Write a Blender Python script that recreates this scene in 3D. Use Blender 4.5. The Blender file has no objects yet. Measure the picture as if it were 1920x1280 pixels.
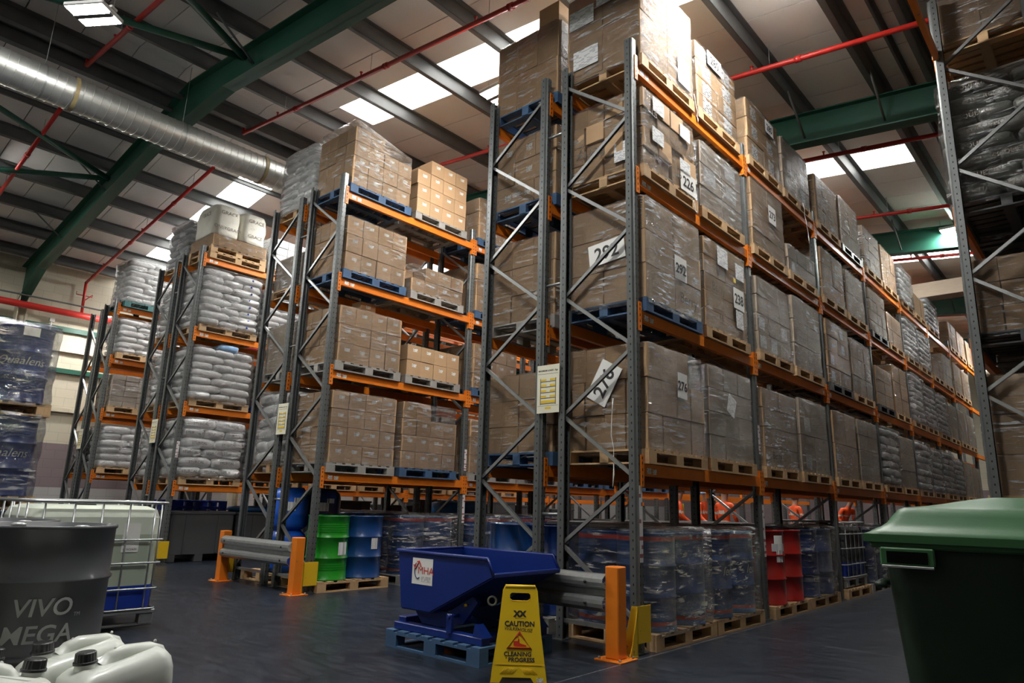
import bpy, bmesh, math, random
from mathutils import Vector, Matrix, noise

random.seed(7)
SC = bpy.context.scene
COL = SC.collection
PI = math.pi

# ------------------------------------------------------------------ camera, world, exposure
cam_d = bpy.data.cameras.new('camera')
cam_d.sensor_width = 36.0
cam_d.lens = 36.0 * 1292.76 / 1920.0
cam_d.clip_start = 0.05
cam_d.clip_end = 200
cam = bpy.data.objects.new('camera', cam_d)
COL.objects.link(cam)
_fw = Vector((-0.64631652, 0.72775839, 0.22943995))
_rt = Vector((0.75168683, 0.65895413, 0.02731963))
_up = Vector((0.13130831, -0.19012412, 0.97293933))
cam.matrix_world = Matrix(((_rt.x, _up.x, -_fw.x, 3.345), (_rt.y, _up.y, -_fw.y, -5.529),
                           (_rt.z, _up.z, -_fw.z, 1.223), (0, 0, 0, 1)))
SC.camera = cam

world = bpy.data.worlds.new('world')
world.use_nodes = True
world.node_tree.nodes['Background'].inputs[0].default_value = (0.55, 0.6, 0.65, 1)
world.node_tree.nodes['Background'].inputs[1].default_value = 0.02
SC.world = world
SC.view_settings.view_transform = 'Standard'
SC.view_settings.look = 'None'
SC.view_settings.gamma = 1.0
SC.view_settings.use_curve_mapping = False
SC.view_settings.exposure = 0.25
SC.cycles.max_bounces = 8
SC.cycles.diffuse_bounces = 5
SC.cycles.glossy_bounces = 2
SC.cycles.transparent_max_bounces = 8
SC.cycles.caustics_reflective = False
SC.cycles.caustics_refractive = False
LAMP_STRENGTH = 430.0
SKY_STRENGTH = 7.0

# ------------------------------------------------------------------ materials
MATS = {}

def nodes_of(name):
    m = bpy.data.materials.new(name)
    m.use_nodes = True
    nt = m.node_tree
    return m, nt, nt.nodes['Principled BSDF']

def mat(name, col, rough=0.6, metal=0.0, var=0.15, scale=6.0, bump=0.0, bscale=60.0, rnd=0.0,
        coat=0.0, spec=0.5, stretch=(1, 1, 1), wear=None, trans=0.0):
    if name in MATS:
        return MATS[name]
    m, nt, b = nodes_of(name)
    L = nt.links.new
    b.inputs['Roughness'].default_value = rough
    b.inputs['Metallic'].default_value = metal
    b.inputs['Specular IOR Level'].default_value = spec
    b.inputs['Coat Weight'].default_value = coat
    b.inputs['Coat Roughness'].default_value = 0.12
    tc = nt.nodes.new('ShaderNodeTexCoord')
    mp = nt.nodes.new('ShaderNodeMapping')
    mp.inputs['Scale'].default_value = stretch
    L(tc.outputs['Object'], mp.inputs['Vector'])
    n = nt.nodes.new('ShaderNodeTexNoise')
    n.inputs['Scale'].default_value = scale
    n.inputs['Detail'].default_value = 5
    L(mp.outputs[0], n.inputs['Vector'])
    mix = nt.nodes.new('ShaderNodeMix'); mix.data_type = 'RGBA'
    mix.inputs['A'].default_value = (*[c * (1 - var) for c in col], 1)
    mix.inputs['B'].default_value = (*[min(1, c * (1 + var)) for c in col], 1)
    L(n.outputs['Fac'], mix.inputs['Factor'])
    out = mix.outputs['Result']
    if wear:
        wcol, wamt, wscale = wear
        n2 = nt.nodes.new('ShaderNodeTexNoise')
        n2.inputs['Scale'].default_value = wscale
        n2.inputs['Detail'].default_value = 8
        L(mp.outputs[0], n2.inputs['Vector'])
        r = nt.nodes.new('ShaderNodeMapRange')
        r.inputs['From Min'].default_value = wamt
        r.inputs['From Max'].default_value = wamt + 0.06
        L(n2.outputs['Fac'], r.inputs['Value'])
        mw = nt.nodes.new('ShaderNodeMix'); mw.data_type = 'RGBA'
        L(r.outputs[0], mw.inputs['Factor'])
        L(out, mw.inputs['A'])
        mw.inputs['B'].default_value = (*wcol, 1)
        out = mw.outputs['Result']
    if rnd:
        oi = nt.nodes.new('ShaderNodeObjectInfo')
        mr = nt.nodes.new('ShaderNodeMapRange')
        mr.inputs['To Min'].default_value = 1 - rnd
        mr.inputs['To Max'].default_value = 1 + rnd
        L(oi.outputs['Random'], mr.inputs['Value'])
        hs = nt.nodes.new('ShaderNodeHueSaturation')
        L(mr.outputs[0], hs.inputs['Value'])
        L(out, hs.inputs['Color'])
        out = hs.outputs[0]
    L(out, b.inputs['Base Color'])
    if bump:
        n3 = nt.nodes.new('ShaderNodeTexNoise')
        n3.inputs['Scale'].default_value = bscale
        n3.inputs['Detail'].default_value = 4
        L(mp.outputs[0], n3.inputs['Vector'])
        bp = nt.nodes.new('ShaderNodeBump')
        bp.inputs['Strength'].default_value = bump
        bp.inputs['Distance'].default_value = 0.02
        L(n3.outputs['Fac'], bp.inputs['Height'])
        L(bp.outputs[0], b.inputs['Normal'])
    if trans:
        b.inputs['Transmission Weight'].default_value = trans
    MATS[name] = m
    return m

def film_mat(name, base, gain, tint=(0.85, 0.86, 0.87), rough=0.11, rot=0.25):
    """clear plastic stretch film: mostly see-through, with milky streaks that partly paint in glints, and a wrinkled shine"""
    m, nt, b = nodes_of(name)
    L = nt.links.new
    nt.nodes.remove(b)
    tc = nt.nodes.new('ShaderNodeTexCoord')
    oi = nt.nodes.new('ShaderNodeObjectInfo')
    ad = nt.nodes.new('ShaderNodeVectorMath'); ad.operation = 'ADD'
    sc = nt.nodes.new('ShaderNodeVectorMath'); sc.operation = 'SCALE'
    L(oi.outputs['Location'], sc.inputs[0]); sc.inputs['Scale'].default_value = 3.7
    L(tc.outputs['Object'], ad.inputs[0]); L(sc.outputs[0], ad.inputs[1])
    mp = nt.nodes.new('ShaderNodeMapping')
    mp.inputs['Scale'].default_value = (2.2, 2.2, 17)
    mp.inputs['Rotation'].default_value = (rot, -rot * 0.6, 0)
    L(ad.outputs[0], mp.inputs['Vector'])
    n = nt.nodes.new('ShaderNodeTexNoise')
    n.inputs['Scale'].default_value = 1.5; n.inputs['Detail'].default_value = 6; n.inputs['Roughness'].default_value = 0.66
    n.inputs['Distortion'].default_value = 0.5
    L(mp.outputs[0], n.inputs['Vector'])
    n2 = nt.nodes.new('ShaderNodeTexNoise')
    n2.inputs['Scale'].default_value = 2.6; n2.inputs['Detail'].default_value = 3
    L(ad.outputs[0], n2.inputs['Vector'])
    def rng(src, a0, a1, b0, b1):
        q = nt.nodes.new('ShaderNodeMapRange'); q.interpolation_type = 'SMOOTHSTEP'
        q.inputs['From Min'].default_value = a0; q.inputs['From Max'].default_value = a1
        q.inputs['To Min'].default_value = b0; q.inputs['To Max'].default_value = b1
        L(src, q.inputs['Value'])
        return q.outputs[0]
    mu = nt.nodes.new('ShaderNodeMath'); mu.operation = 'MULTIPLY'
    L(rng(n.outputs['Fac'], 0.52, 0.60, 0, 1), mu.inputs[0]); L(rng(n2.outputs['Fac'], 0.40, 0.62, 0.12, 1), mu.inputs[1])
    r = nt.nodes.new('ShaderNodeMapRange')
    r.inputs['To Min'].default_value = base; r.inputs['To Max'].default_value = base + gain  # white streaks put some of the crease highlights into the film colour
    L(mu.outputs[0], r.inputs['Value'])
    n4 = nt.nodes.new('ShaderNodeTexNoise'); n4.inputs['Scale'].default_value = 8.0
    n4.inputs['Detail'].default_value = 5; n4.inputs['Roughness'].default_value = 0.6; n4.inputs['Distortion'].default_value = 1.2
    L(ad.outputs[0], n4.inputs['Vector'])
    b1 = nt.nodes.new('ShaderNodeBump')
    b1.inputs['Strength'].default_value = 1.0; b1.inputs['Distance'].default_value = 0.075
    L(n4.outputs['Fac'], b1.inputs['Height'])
    bp = nt.nodes.new('ShaderNodeBump')
    bp.inputs['Strength'].default_value = 1.0; bp.inputs['Distance'].default_value = 0.03
    L(n.outputs['Fac'], bp.inputs['Height']); L(b1.outputs[0], bp.inputs['Normal'])
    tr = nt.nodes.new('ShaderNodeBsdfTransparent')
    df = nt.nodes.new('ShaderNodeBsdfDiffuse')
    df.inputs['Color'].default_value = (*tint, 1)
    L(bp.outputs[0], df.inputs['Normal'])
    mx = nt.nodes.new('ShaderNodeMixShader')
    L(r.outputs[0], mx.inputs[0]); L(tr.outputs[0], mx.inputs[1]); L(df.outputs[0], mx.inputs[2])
    gl = nt.nodes.new('ShaderNodeBsdfGlossy')
    gl.inputs['Roughness'].default_value = rough
    L(bp.outputs[0], gl.inputs['Normal'])
    fr = nt.nodes.new('ShaderNodeFresnel'); fr.inputs['IOR'].default_value = 1.55
    L(bp.outputs[0], fr.inputs['Normal'])
    m2 = nt.nodes.new('ShaderNodeMixShader')
    fs = nt.nodes.new('ShaderNodeMath'); fs.operation = 'MULTIPLY'
    L(fr.outputs[0], fs.inputs[0]); fs.inputs[1].default_value = 0.75
    L(fs.outputs[0], m2.inputs[0]); L(mx.outputs[0], m2.inputs[1]); L(gl.outputs[0], m2.inputs[2])
    L(m2.outputs[0], nt.nodes['Material Output'].inputs[0])
    MATS[name] = m
    return m

def emit_mat(name, col, strength):
    m, nt, b = nodes_of(name)
    b.inputs['Base Color'].default_value = (*col, 1)
    b.inputs['Emission Color'].default_value = (*col, 1)
    b.inputs['Emission Strength'].default_value = strength
    MATS[name] = m
    return m

def upright_mat():
    """slate-grey roll-formed steel with its rows of small punched slots"""
    m, nt, b = nodes_of('upright_steel')
    L = nt.links.new
    b.inputs['Roughness'].default_value = 0.38
    b.inputs['Metallic'].default_value = 0.35
    tc = nt.nodes.new('ShaderNodeTexCoord')
    sp = nt.nodes.new('ShaderNodeSeparateXYZ')
    L(tc.outputs['Object'], sp.inputs[0])
    def M(op, a, bb=None):
        n = nt.nodes.new('ShaderNodeMath'); n.operation = op
        if isinstance(a, (int, float)): n.inputs[0].default_value = a
        else: L(a, n.inputs[0])
        if bb is not None:
            if isinstance(bb, (int, float)): n.inputs[1].default_value = bb
            else: L(bb, n.inputs[1])
        return n.outputs[0]
    z = M('ABSOLUTE', M('SUBTRACT', M('FRACT', M('DIVIDE', sp.outputs[2], 0.075)), 0.5))
    zin = M('LESS_THAN', z, 0.13)
    yin = M('LESS_THAN', M('ABSOLUTE', M('SUBTRACT', M('ABSOLUTE', M('SUBTRACT', sp.outputs[1], 0.05)), 0.022)), 0.006)
    front = M('GREATER_THAN', sp.outputs[0], -0.004)
    h1 = M('MULTIPLY', M('MULTIPLY', zin, yin), front)
    xin = M('LESS_THAN', M('ABSOLUTE', M('ADD', sp.outputs[0], 0.055)), 0.006)
    h2 = M('MULTIPLY', zin, xin)
    hole = M('MAXIMUM', h1, h2)
    n = nt.nodes.new('ShaderNodeTexNoise'); n.inputs['Scale'].default_value = 9; n.inputs['Detail'].default_value = 6
    L(tc.outputs['Object'], n.inputs['Vector'])
    mix = nt.nodes.new('ShaderNodeMix'); mix.data_type = 'RGBA'
    mix.inputs['A'].default_value = (0.085, 0.095, 0.096, 1)
    mix.inputs['B'].default_value = (0.15, 0.16, 0.158, 1)
    L(n.outputs['Fac'], mix.inputs['Factor'])
    m2 = nt.nodes.new('ShaderNodeMix'); m2.data_type = 'RGBA'
    L(hole, m2.inputs['Factor']); L(mix.outputs['Result'], m2.inputs['A'])
    m2.inputs['B'].default_value = (0.008, 0.008, 0.009, 1)
    L(m2.outputs['Result'], b.inputs['Base Color'])
    MATS['upright'] = m

def print_mat(name, paper, ink, sx, sy, thresh=0.5):
    """a printed paper label: rows of small dark print on paper (flat print)"""
    m, nt, b = nodes_of(name)
    L = nt.links.new
    b.inputs['Roughness'].default_value = 0.5
    tc = nt.nodes.new('ShaderNodeTexCoord')
    mp = nt.nodes.new('ShaderNodeMapping')
    mp.inputs['Scale'].default_value = (sx, sy, 1)
    L(tc.outputs['Generated'], mp.inputs['Vector'])
    sp = nt.nodes.new('ShaderNodeSeparateXYZ'); L(mp.outputs[0], sp.inputs[0])
    fr = nt.nodes.new('ShaderNodeMath'); fr.operation = 'FRACT'; L(sp.outputs[1], fr.inputs[0])
    gt = nt.nodes.new('ShaderNodeMath'); gt.operation = 'GREATER_THAN'; L(fr.outputs[0], gt.inputs[0]); gt.inputs[1].default_value = 0.55
    fl = nt.nodes.new('ShaderNodeVectorMath'); fl.operation = 'FLOOR'; L(mp.outputs[0], fl.inputs[0])
    wn = nt.nodes.new('ShaderNodeTexWhiteNoise'); wn.noise_dimensions = '2D'; L(fl.outputs[0], wn.inputs['Vector'])
    g2 = nt.nodes.new('ShaderNodeMath'); g2.operation = 'GREATER_THAN'; L(wn.outputs['Value'], g2.inputs[0]); g2.inputs[1].default_value = thresh
    mu = nt.nodes.new('ShaderNodeMath'); mu.operation = 'MULTIPLY'; L(gt.outputs[0], mu.inputs[0]); L(g2.outputs[0], mu.inputs[1])
    mix = nt.nodes.new('ShaderNodeMix'); mix.data_type = 'RGBA'
    mix.inputs['A'].default_value = (*paper, 1); mix.inputs['B'].default_value = (*ink, 1)
    L(mu.outputs[0], mix.inputs['Factor'])
    L(mix.outputs['Result'], b.inputs['Base Color'])
    MATS[name] = m

upright_mat()
mat('orange', (0.72, 0.19, 0.012), 0.45, var=0.12, wear=((0.25, 0.16, 0.1), 0.67, 14), spec=0.4)
mat('galv', (0.42, 0.44, 0.44), 0.35, metal=0.8, var=0.25, scale=18)
mat('brace_steel', (0.3, 0.31, 0.31), 0.33, metal=0.65, var=0.2, scale=12)
mat('card', (0.44, 0.285, 0.155), 0.75, var=0.1, scale=5, rnd=0.12, bump=0.08, bscale=40, stretch=(1, 1, 4))
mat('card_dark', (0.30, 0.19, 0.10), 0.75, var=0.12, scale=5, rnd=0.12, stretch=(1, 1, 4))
mat('card_grey', (0.36, 0.29, 0.22), 0.7, var=0.12, scale=5, rnd=0.1, stretch=(1, 1, 4))
mat('sack_white', (0.80, 0.81, 0.81), 0.40, var=0.12, scale=7, rnd=0.08, bump=0.9, bscale=8, coat=0.25)
mat('sack_grey', (0.42, 0.44, 0.46), 0.35, var=0.2, scale=7, rnd=0.1, bump=0.9, bscale=8, coat=0.4)
mat('sack_olive', (0.15, 0.155, 0.14), 0.35, var=0.15, scale=7, rnd=0.06, bump=0.5, bscale=9, coat=0.4)
mat('sack_brown', (0.36, 0.30, 0.26), 0.5, var=0.2, scale=7, rnd=0.1, bump=0.5, bscale=9, coat=0.3)
mat('bigbag', (0.70, 0.69, 0.61), 0.6, var=0.12, scale=5, bump=0.4, bscale=14)
mat('wood', (0.46, 0.30, 0.155), 0.75, var=0.3, scale=5, rnd=0.18, stretch=(3, 14, 3))
mat('wood_grey', (0.28, 0.27, 0.25), 0.8, var=0.25, scale=5, rnd=0.15, stretch=(3, 14, 3))
mat('wood_blue', (0.038, 0.09, 0.18), 0.7, var=0.3, scale=6, rnd=0.15, wear=((0.3, 0.26, 0.2), 0.7, 10))
mat('plastic_dark', (0.03, 0.032, 0.035), 0.5, var=0.1)
mat('teal_pallet', (0.02, 0.10, 0.10), 0.6, var=0.2)
mat('paper', (0.78, 0.78, 0.75), 0.55, var=0.05)
mat('hole_shade', (0.0015, 0.0015, 0.0015), 0.8, var=0.0, spec=0.1)
mat('ink', (0.02, 0.02, 0.022), 0.6, var=0.0)
mat('ink_soft', (0.12, 0.10, 0.08), 0.7, var=0.0)
print_mat('label_small', (0.78, 0.77, 0.72), (0.1, 0.1, 0.1), 14, 4, 0.45)
print_mat('label_print', (0.78, 0.77, 0.74), (0.12, 0.12, 0.14), 40, 5, 0.35)
print_mat('label_sheet', (0.72, 0.73, 0.74), (0.25, 0.26, 0.28), 9, 16, 0.55)
print_mat('label_bold', (0.8, 0.8, 0.79), (0.03, 0.03, 0.03), 6, 7, 0.62)
print_mat('label_color', (0.7, 0.7, 0.7), (0.3, 0.1, 0.1), 2, 9, 0.5)
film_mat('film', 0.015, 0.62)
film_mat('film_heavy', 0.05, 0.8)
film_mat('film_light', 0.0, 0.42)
mat('green_steel', (0.012, 0.085, 0.055), 0.5, var=0.15, scale=2)
mat('purlin', (0.13, 0.135, 0.135), 0.5, metal=0.2, var=0.2, scale=4)
mat('roof_white', (0.87, 0.855, 0.815), 0.6, var=0.07, scale=1.5)
mat('red_pipe', (0.48, 0.022, 0.016), 0.4, var=0.1, scale=5)
mat('duct', (0.62, 0.63, 0.60), 0.42, metal=0.9, var=0.18, scale=7, bump=0.12, bscale=16)
mat('tape_tan', (0.32, 0.25, 0.12), 0.5)
mat('lamp_white', (0.75, 0.76, 0.74), 0.4)
emit_mat('lamp_glow', (1.0, 0.985, 0.95), LAMP_STRENGTH)
emit_mat('skylight', (1.0, 0.99, 0.955), SKY_STRENGTH)
mat('yellow', (0.72, 0.46, 0.015), 0.45, var=0.1, scale=5, wear=((0.10, 0.08, 0.05), 0.66, 16))
mat('sign_yellow', (0.78, 0.52, 0.01), 0.4, var=0.06, scale=5)
mat('sign_red', (0.6, 0.03, 0.015), 0.5, var=0.0)
mat('skip_blue', (0.004, 0.022, 0.17), 0.38, var=0.15, scale=3, wear=((0.05, 0.08, 0.2), 0.7, 12))
mat('drum_blue', (0.006, 0.045, 0.17), 0.33, var=0.1, scale=4, coat=0.3)
mat('drum_navy', (0.008, 0.03, 0.14), 0.3, var=0.1, scale=4, coat=0.3)
mat('drum_green', (0.01, 0.22, 0.012), 0.32, var=0.08, scale=4, coat=0.4)
mat('drum_red', (0.28, 0.008, 0.006), 0.35, var=0.1, scale=4, coat=0.3)
mat('drum_grey', (0.055, 0.06, 0.066), 0.42, var=0.12, scale=4, coat=0.15)
mat('hoop_red', (0.35, 0.03, 0.02), 0.4)
mat('plastic_blue', (0.01, 0.10, 0.55), 0.35, var=0.08, scale=3)
mat('pallet_blue', (0.008, 0.05, 0.36), 0.45, var=0.1)
mat('ibc_tank', (0.62, 0.68, 0.58), 0.35, var=0.05, scale=2, coat=0.2)
mat('ibc_fill', (0.40, 0.46, 0.37), 0.35, var=0.05, scale=2, coat=0.2)
mat('ibc_blue', (0.008, 0.035, 0.30), 0.4, var=0.05)
mat('jerry', (0.60, 0.63, 0.58), 0.38, var=0.05, scale=3, coat=0.15)
mat('black_plastic', (0.012, 0.012, 0.013), 0.38, var=0.1)
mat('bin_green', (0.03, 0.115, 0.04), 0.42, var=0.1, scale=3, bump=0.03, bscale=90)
mat('bin_green_shaded', (0.005, 0.018, 0.007), 0.5, var=0.12, scale=3, bump=0.03, bscale=90)  # dark green plastic, darkened further to paint in the shade below the lid
mat('grey_box', (0.05, 0.053, 0.055), 0.55, var=0.15, scale=3)
mat('hivis', (0.9, 0.11, 0.02), 0.6, var=0.12, scale=8)
mat('reflective', (0.6, 0.6, 0.55), 0.3)
mat('hivis_yellow', (0.55, 0.65, 0.05), 0.6)
mat('trousers', (0.02, 0.022, 0.03), 0.8)
mat('skin', (0.45, 0.27, 0.19), 0.55)
mat('hair', (0.03, 0.022, 0.016), 0.7)
mat('helmet_blue', (0.2, 0.35, 0.55), 0.4)
mat('tarp_blue', (0.02, 0.15, 0.4), 0.5, bump=0.6, bscale=10)
mat('stencil', (0.33, 0.345, 0.345), 0.5, var=0.1, scale=20)

# ------------------------------------------------------------------ mesh helpers
def new_obj(name, me, parent=None, loc=(0, 0, 0), rot=None, label=None):
    o = bpy.data.objects.new(name, me)
    COL.objects.link(o)
    o.location = loc
    if rot: o.rotation_euler = rot
    if parent: o.parent = parent
    if label: o['label'] = label
    return o

def thing(name, label, cat, loc=(0, 0, 0), rotz=0.0, group=None):
    o = bpy.data.objects.new(name, None)
    o.empty_display_size = 0.1
    COL.objects.link(o)
    o.location = loc
    o.rotation_euler = (0, 0, rotz)
    o['label'] = label
    o['category'] = cat
    if group: o['group'] = group
    return o

def tag(o, label, cat, group=None):
    o['label'] = label; o['category'] = cat
    if group: o['group'] = group
    return o

def finish(bm, name, m, smooth=False):
    me = bpy.data.meshes.new(name)
    bm.normal_update()
    bm.to_mesh(me)
    bm.free()
    ms = m if isinstance(m, (list, tuple)) else [m]
    for x in ms:
        me.materials.append(MATS[x])
    if smooth:
        for p in me.polygons: p.use_smooth = True
    return me

def b_box(bm, x0, x1, y0, y1, z0, z1, mi=0):
    v = [bm.verts.new(c) for c in ((x0, y0, z0), (x1, y0, z0), (x1, y1, z0), (x0, y1, z0),
                                   (x0, y0, z1), (x1, y0, z1), (x1, y1, z1), (x0, y1, z1))]
    for f in ((0, 3, 2, 1), (4, 5, 6, 7), (0, 1, 5, 4), (1, 2, 6, 5), (2, 3, 7, 6), (3, 0, 4, 7)):
        bm.faces.new([v[i] for i in f]).material_index = mi
    return v

CACHE = {}
def box_me(dx, dy, dz, m, bev=0.0):
    """box mesh, origin at the centre of its base; shared between alike pieces"""
    k = ('box', round(dx, 4), round(dy, 4), round(dz, 4), m, bev)
    if k not in CACHE:
        bm = bmesh.new()
        b_box(bm, -dx / 2, dx / 2, -dy / 2, dy / 2, 0, dz)
        if bev:
            bmesh.ops.bevel(bm, geom=bm.edges[:], offset=bev, segments=1, affect='EDGES', profile=0.5)
        CACHE[k] = finish(bm, 'box', m)
    return CACHE[k]

def box(name, x0, x1, y0, y1, z0, z1, m, parent=None, bev=0.0, label=None):
    return new_obj(name, box_me(x1 - x0, y1 - y0, z1 - z0, m, bev), parent,
                   ((x0 + x1) / 2, (y0 + y1) / 2, z0), label=label)

def b_tube(bm, pts, r, seg=8, cap=True, mi=0, closed=False):
    pts = [Vector(p) for p in pts]
    rings = []
    n = len(pts)
    up = Vector((0, 0, 1))
    for i, p in enumerate(pts):
        if closed:
            d = pts[(i + 1) % n] - pts[i - 1]
        else:
            d = pts[min(i + 1, n - 1)] - pts[max(i - 1, 0)]
        d.normalize()
        ref = up if abs(d.dot(up)) < 0.95 else Vector((1, 0, 0))
        a = d.cross(ref).normalized()
        b = a.cross(d).normalized()
        rr = r[i] if isinstance(r, (list, tuple)) else r
        rings.append([bm.verts.new(p + (a * math.cos(t) + b * math.sin(t)) * rr)
                      for t in [2 * PI * k / seg for k in range(seg)]])
    rng = range(n) if closed else range(n - 1)
    for i in rng:
        A, B = rings[i], rings[(i + 1) % n]
        for k in range(seg):
            f = bm.faces.new((A[k], A[(k + 1) % seg], B[(k + 1) % seg], B[k]))
            f.smooth = True; f.material_index = mi
    if cap and not closed:
        bm.faces.new(rings[0]).material_index = mi
        bm.faces.new(list(reversed(rings[-1]))).material_index = mi

def tube(name, pts, r, m, parent=None, seg=8, closed=False, label=None, loc=(0, 0, 0)):
    bm = bmesh.new()
    b_tube(bm, pts, r, seg, closed=closed)
    bmesh.ops.recalc_face_normals(bm, faces=bm.faces[:])
    return new_obj(name, finish(bm, name, m), parent, loc, label=label)

def lathe_me(key, prof, m, seg=36, smooth=True, mids=None):
    """prof: (r, z) pairs bottom to top; mids: material index for each span"""
    if key in CACHE: return CACHE[key]
    bm = bmesh.new()
    rings = []
    for r, z in prof:
        if r < 1e-5:
            rings.append([bm.verts.new((0, 0, z))])
        else:
            rings.append([bm.verts.new((r * math.cos(2 * PI * k / seg), r * math.sin(2 * PI * k / seg), z)) for k in range(seg)])
    for i in range(len(rings) - 1):
        A, B = rings[i], rings[i + 1]
        mi = mids[i] if mids else 0
        for k in range(seg):
            k2 = (k + 1) % seg
            if len(A) == 1: f = bm.faces.new((A[0], B[k2], B[k]))
            elif len(B) == 1: f = bm.faces.new((A[k], A[k2], B[0]))
            else: f = bm.faces.new((A[k], A[k2], B[k2], B[k]))
            f.smooth = smooth; f.material_index = mi
    bmesh.ops.recalc_face_normals(bm, faces=bm.faces[:])
    CACHE[key] = finish(bm, 'lathe', m)
    return CACHE[key]

def prism_me(poly, axis, a0, a1, m):
    """extrude a polygon: axis 'y' -> poly is (x,z); 'x' -> (y,z); 'z' -> (x,y)"""
    bm = bmesh.new()
    def P(u, v, a):
        return (u, a, v) if axis == 'y' else ((a, u, v) if axis == 'x' else (u, v, a))
    A = [bm.verts.new(P(u, v, a0)) for u, v in poly]
    B = [bm.verts.new(P(u, v, a1)) for u, v in poly]
    n = len(poly)
    bm.faces.new(A); bm.faces.new(list(reversed(B)))
    for i in range(n):
        bm.faces.new((A[i], B[i], B[(i + 1) % n], A[(i + 1) % n]))
    bmesh.ops.recalc_face_normals(bm, faces=bm.faces[:])
    return finish(bm, 'prism', m)

ROT_X = (PI / 2, 0, PI / 2)      # lettering lying on a face that looks to +x
ROT_Y = (PI / 2, 0, 0)           # lettering lying on a face that looks to -y

TXT = {}
def text(body, size, m, parent, loc, rot, align='CENTER', name='lettering', shear=0.0, bold=0.0, sx=1.0):
    """flat lettering, made as real mesh"""
    k = (body, round(size, 4), m, align, shear, bold, sx)
    if k not in TXT:
        c = bpy.data.curves.new('tmp', 'FONT')
        c.body = body; c.size = size; c.align_x = align; c.align_y = 'CENTER'
        c.resolution_u = 3; c.shear = shear; c.offset = bold
        o = bpy.data.objects.new('tmp', c)
        me = bpy.data.meshes.new_from_object(o)
        bpy.data.objects.remove(o)
        bpy.data.curves.remove(c)
        for v in me.vertices:
            v.co.x *= sx
            v.co.z += 0.0006
        me.materials.clear()
        me.materials.append(MATS[m])
        TXT[k] = me
    return new_obj(name, TXT[k], parent, loc, rot)

def sheet(name, w, h, m, parent, loc, rot, label=None, t=0.0015):
    """a thin flat sheet (paper, sticker, plate) lying in its own x/y plane, centred"""
    k = ('sheet', round(w, 4), round(h, 4), m)
    if k not in CACHE:
        bm = bmesh.new()
        b_box(bm, -w / 2, w / 2, -h / 2, h / 2, -t, 0)
        CACHE[k] = finish(bm, 'sheet', m)
    return new_obj(name, CACHE[k], parent, loc, rot, label)

ORD = ['first', 'second', 'third', 'fourth', 'fifth', 'sixth', 'seventh', 'eighth', 'ninth', 'tenth',
       'eleventh', 'twelfth', 'thirteenth', 'fourteenth', 'fifteenth', 'sixteenth']
SHELF = {0: 'floor', 1: 'lowest shelf', 2: 'second shelf', 3: 'third shelf', 4: 'top shelf'}

# ------------------------------------------------------------------ the building
XR, ZR, SR, SL = -8.2, 8.48, 0.105, 0.165
X_LEFT, X_RIGHT, Y_NEAR, Y_FAR = -17.25, 8.0, -13.0, 32.0
def zr(x):
    return ZR - SR * (x - XR) if x >= XR else ZR + SL * (x - XR)

def struct(o):
    o['kind'] = 'structure'
    return o

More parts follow.
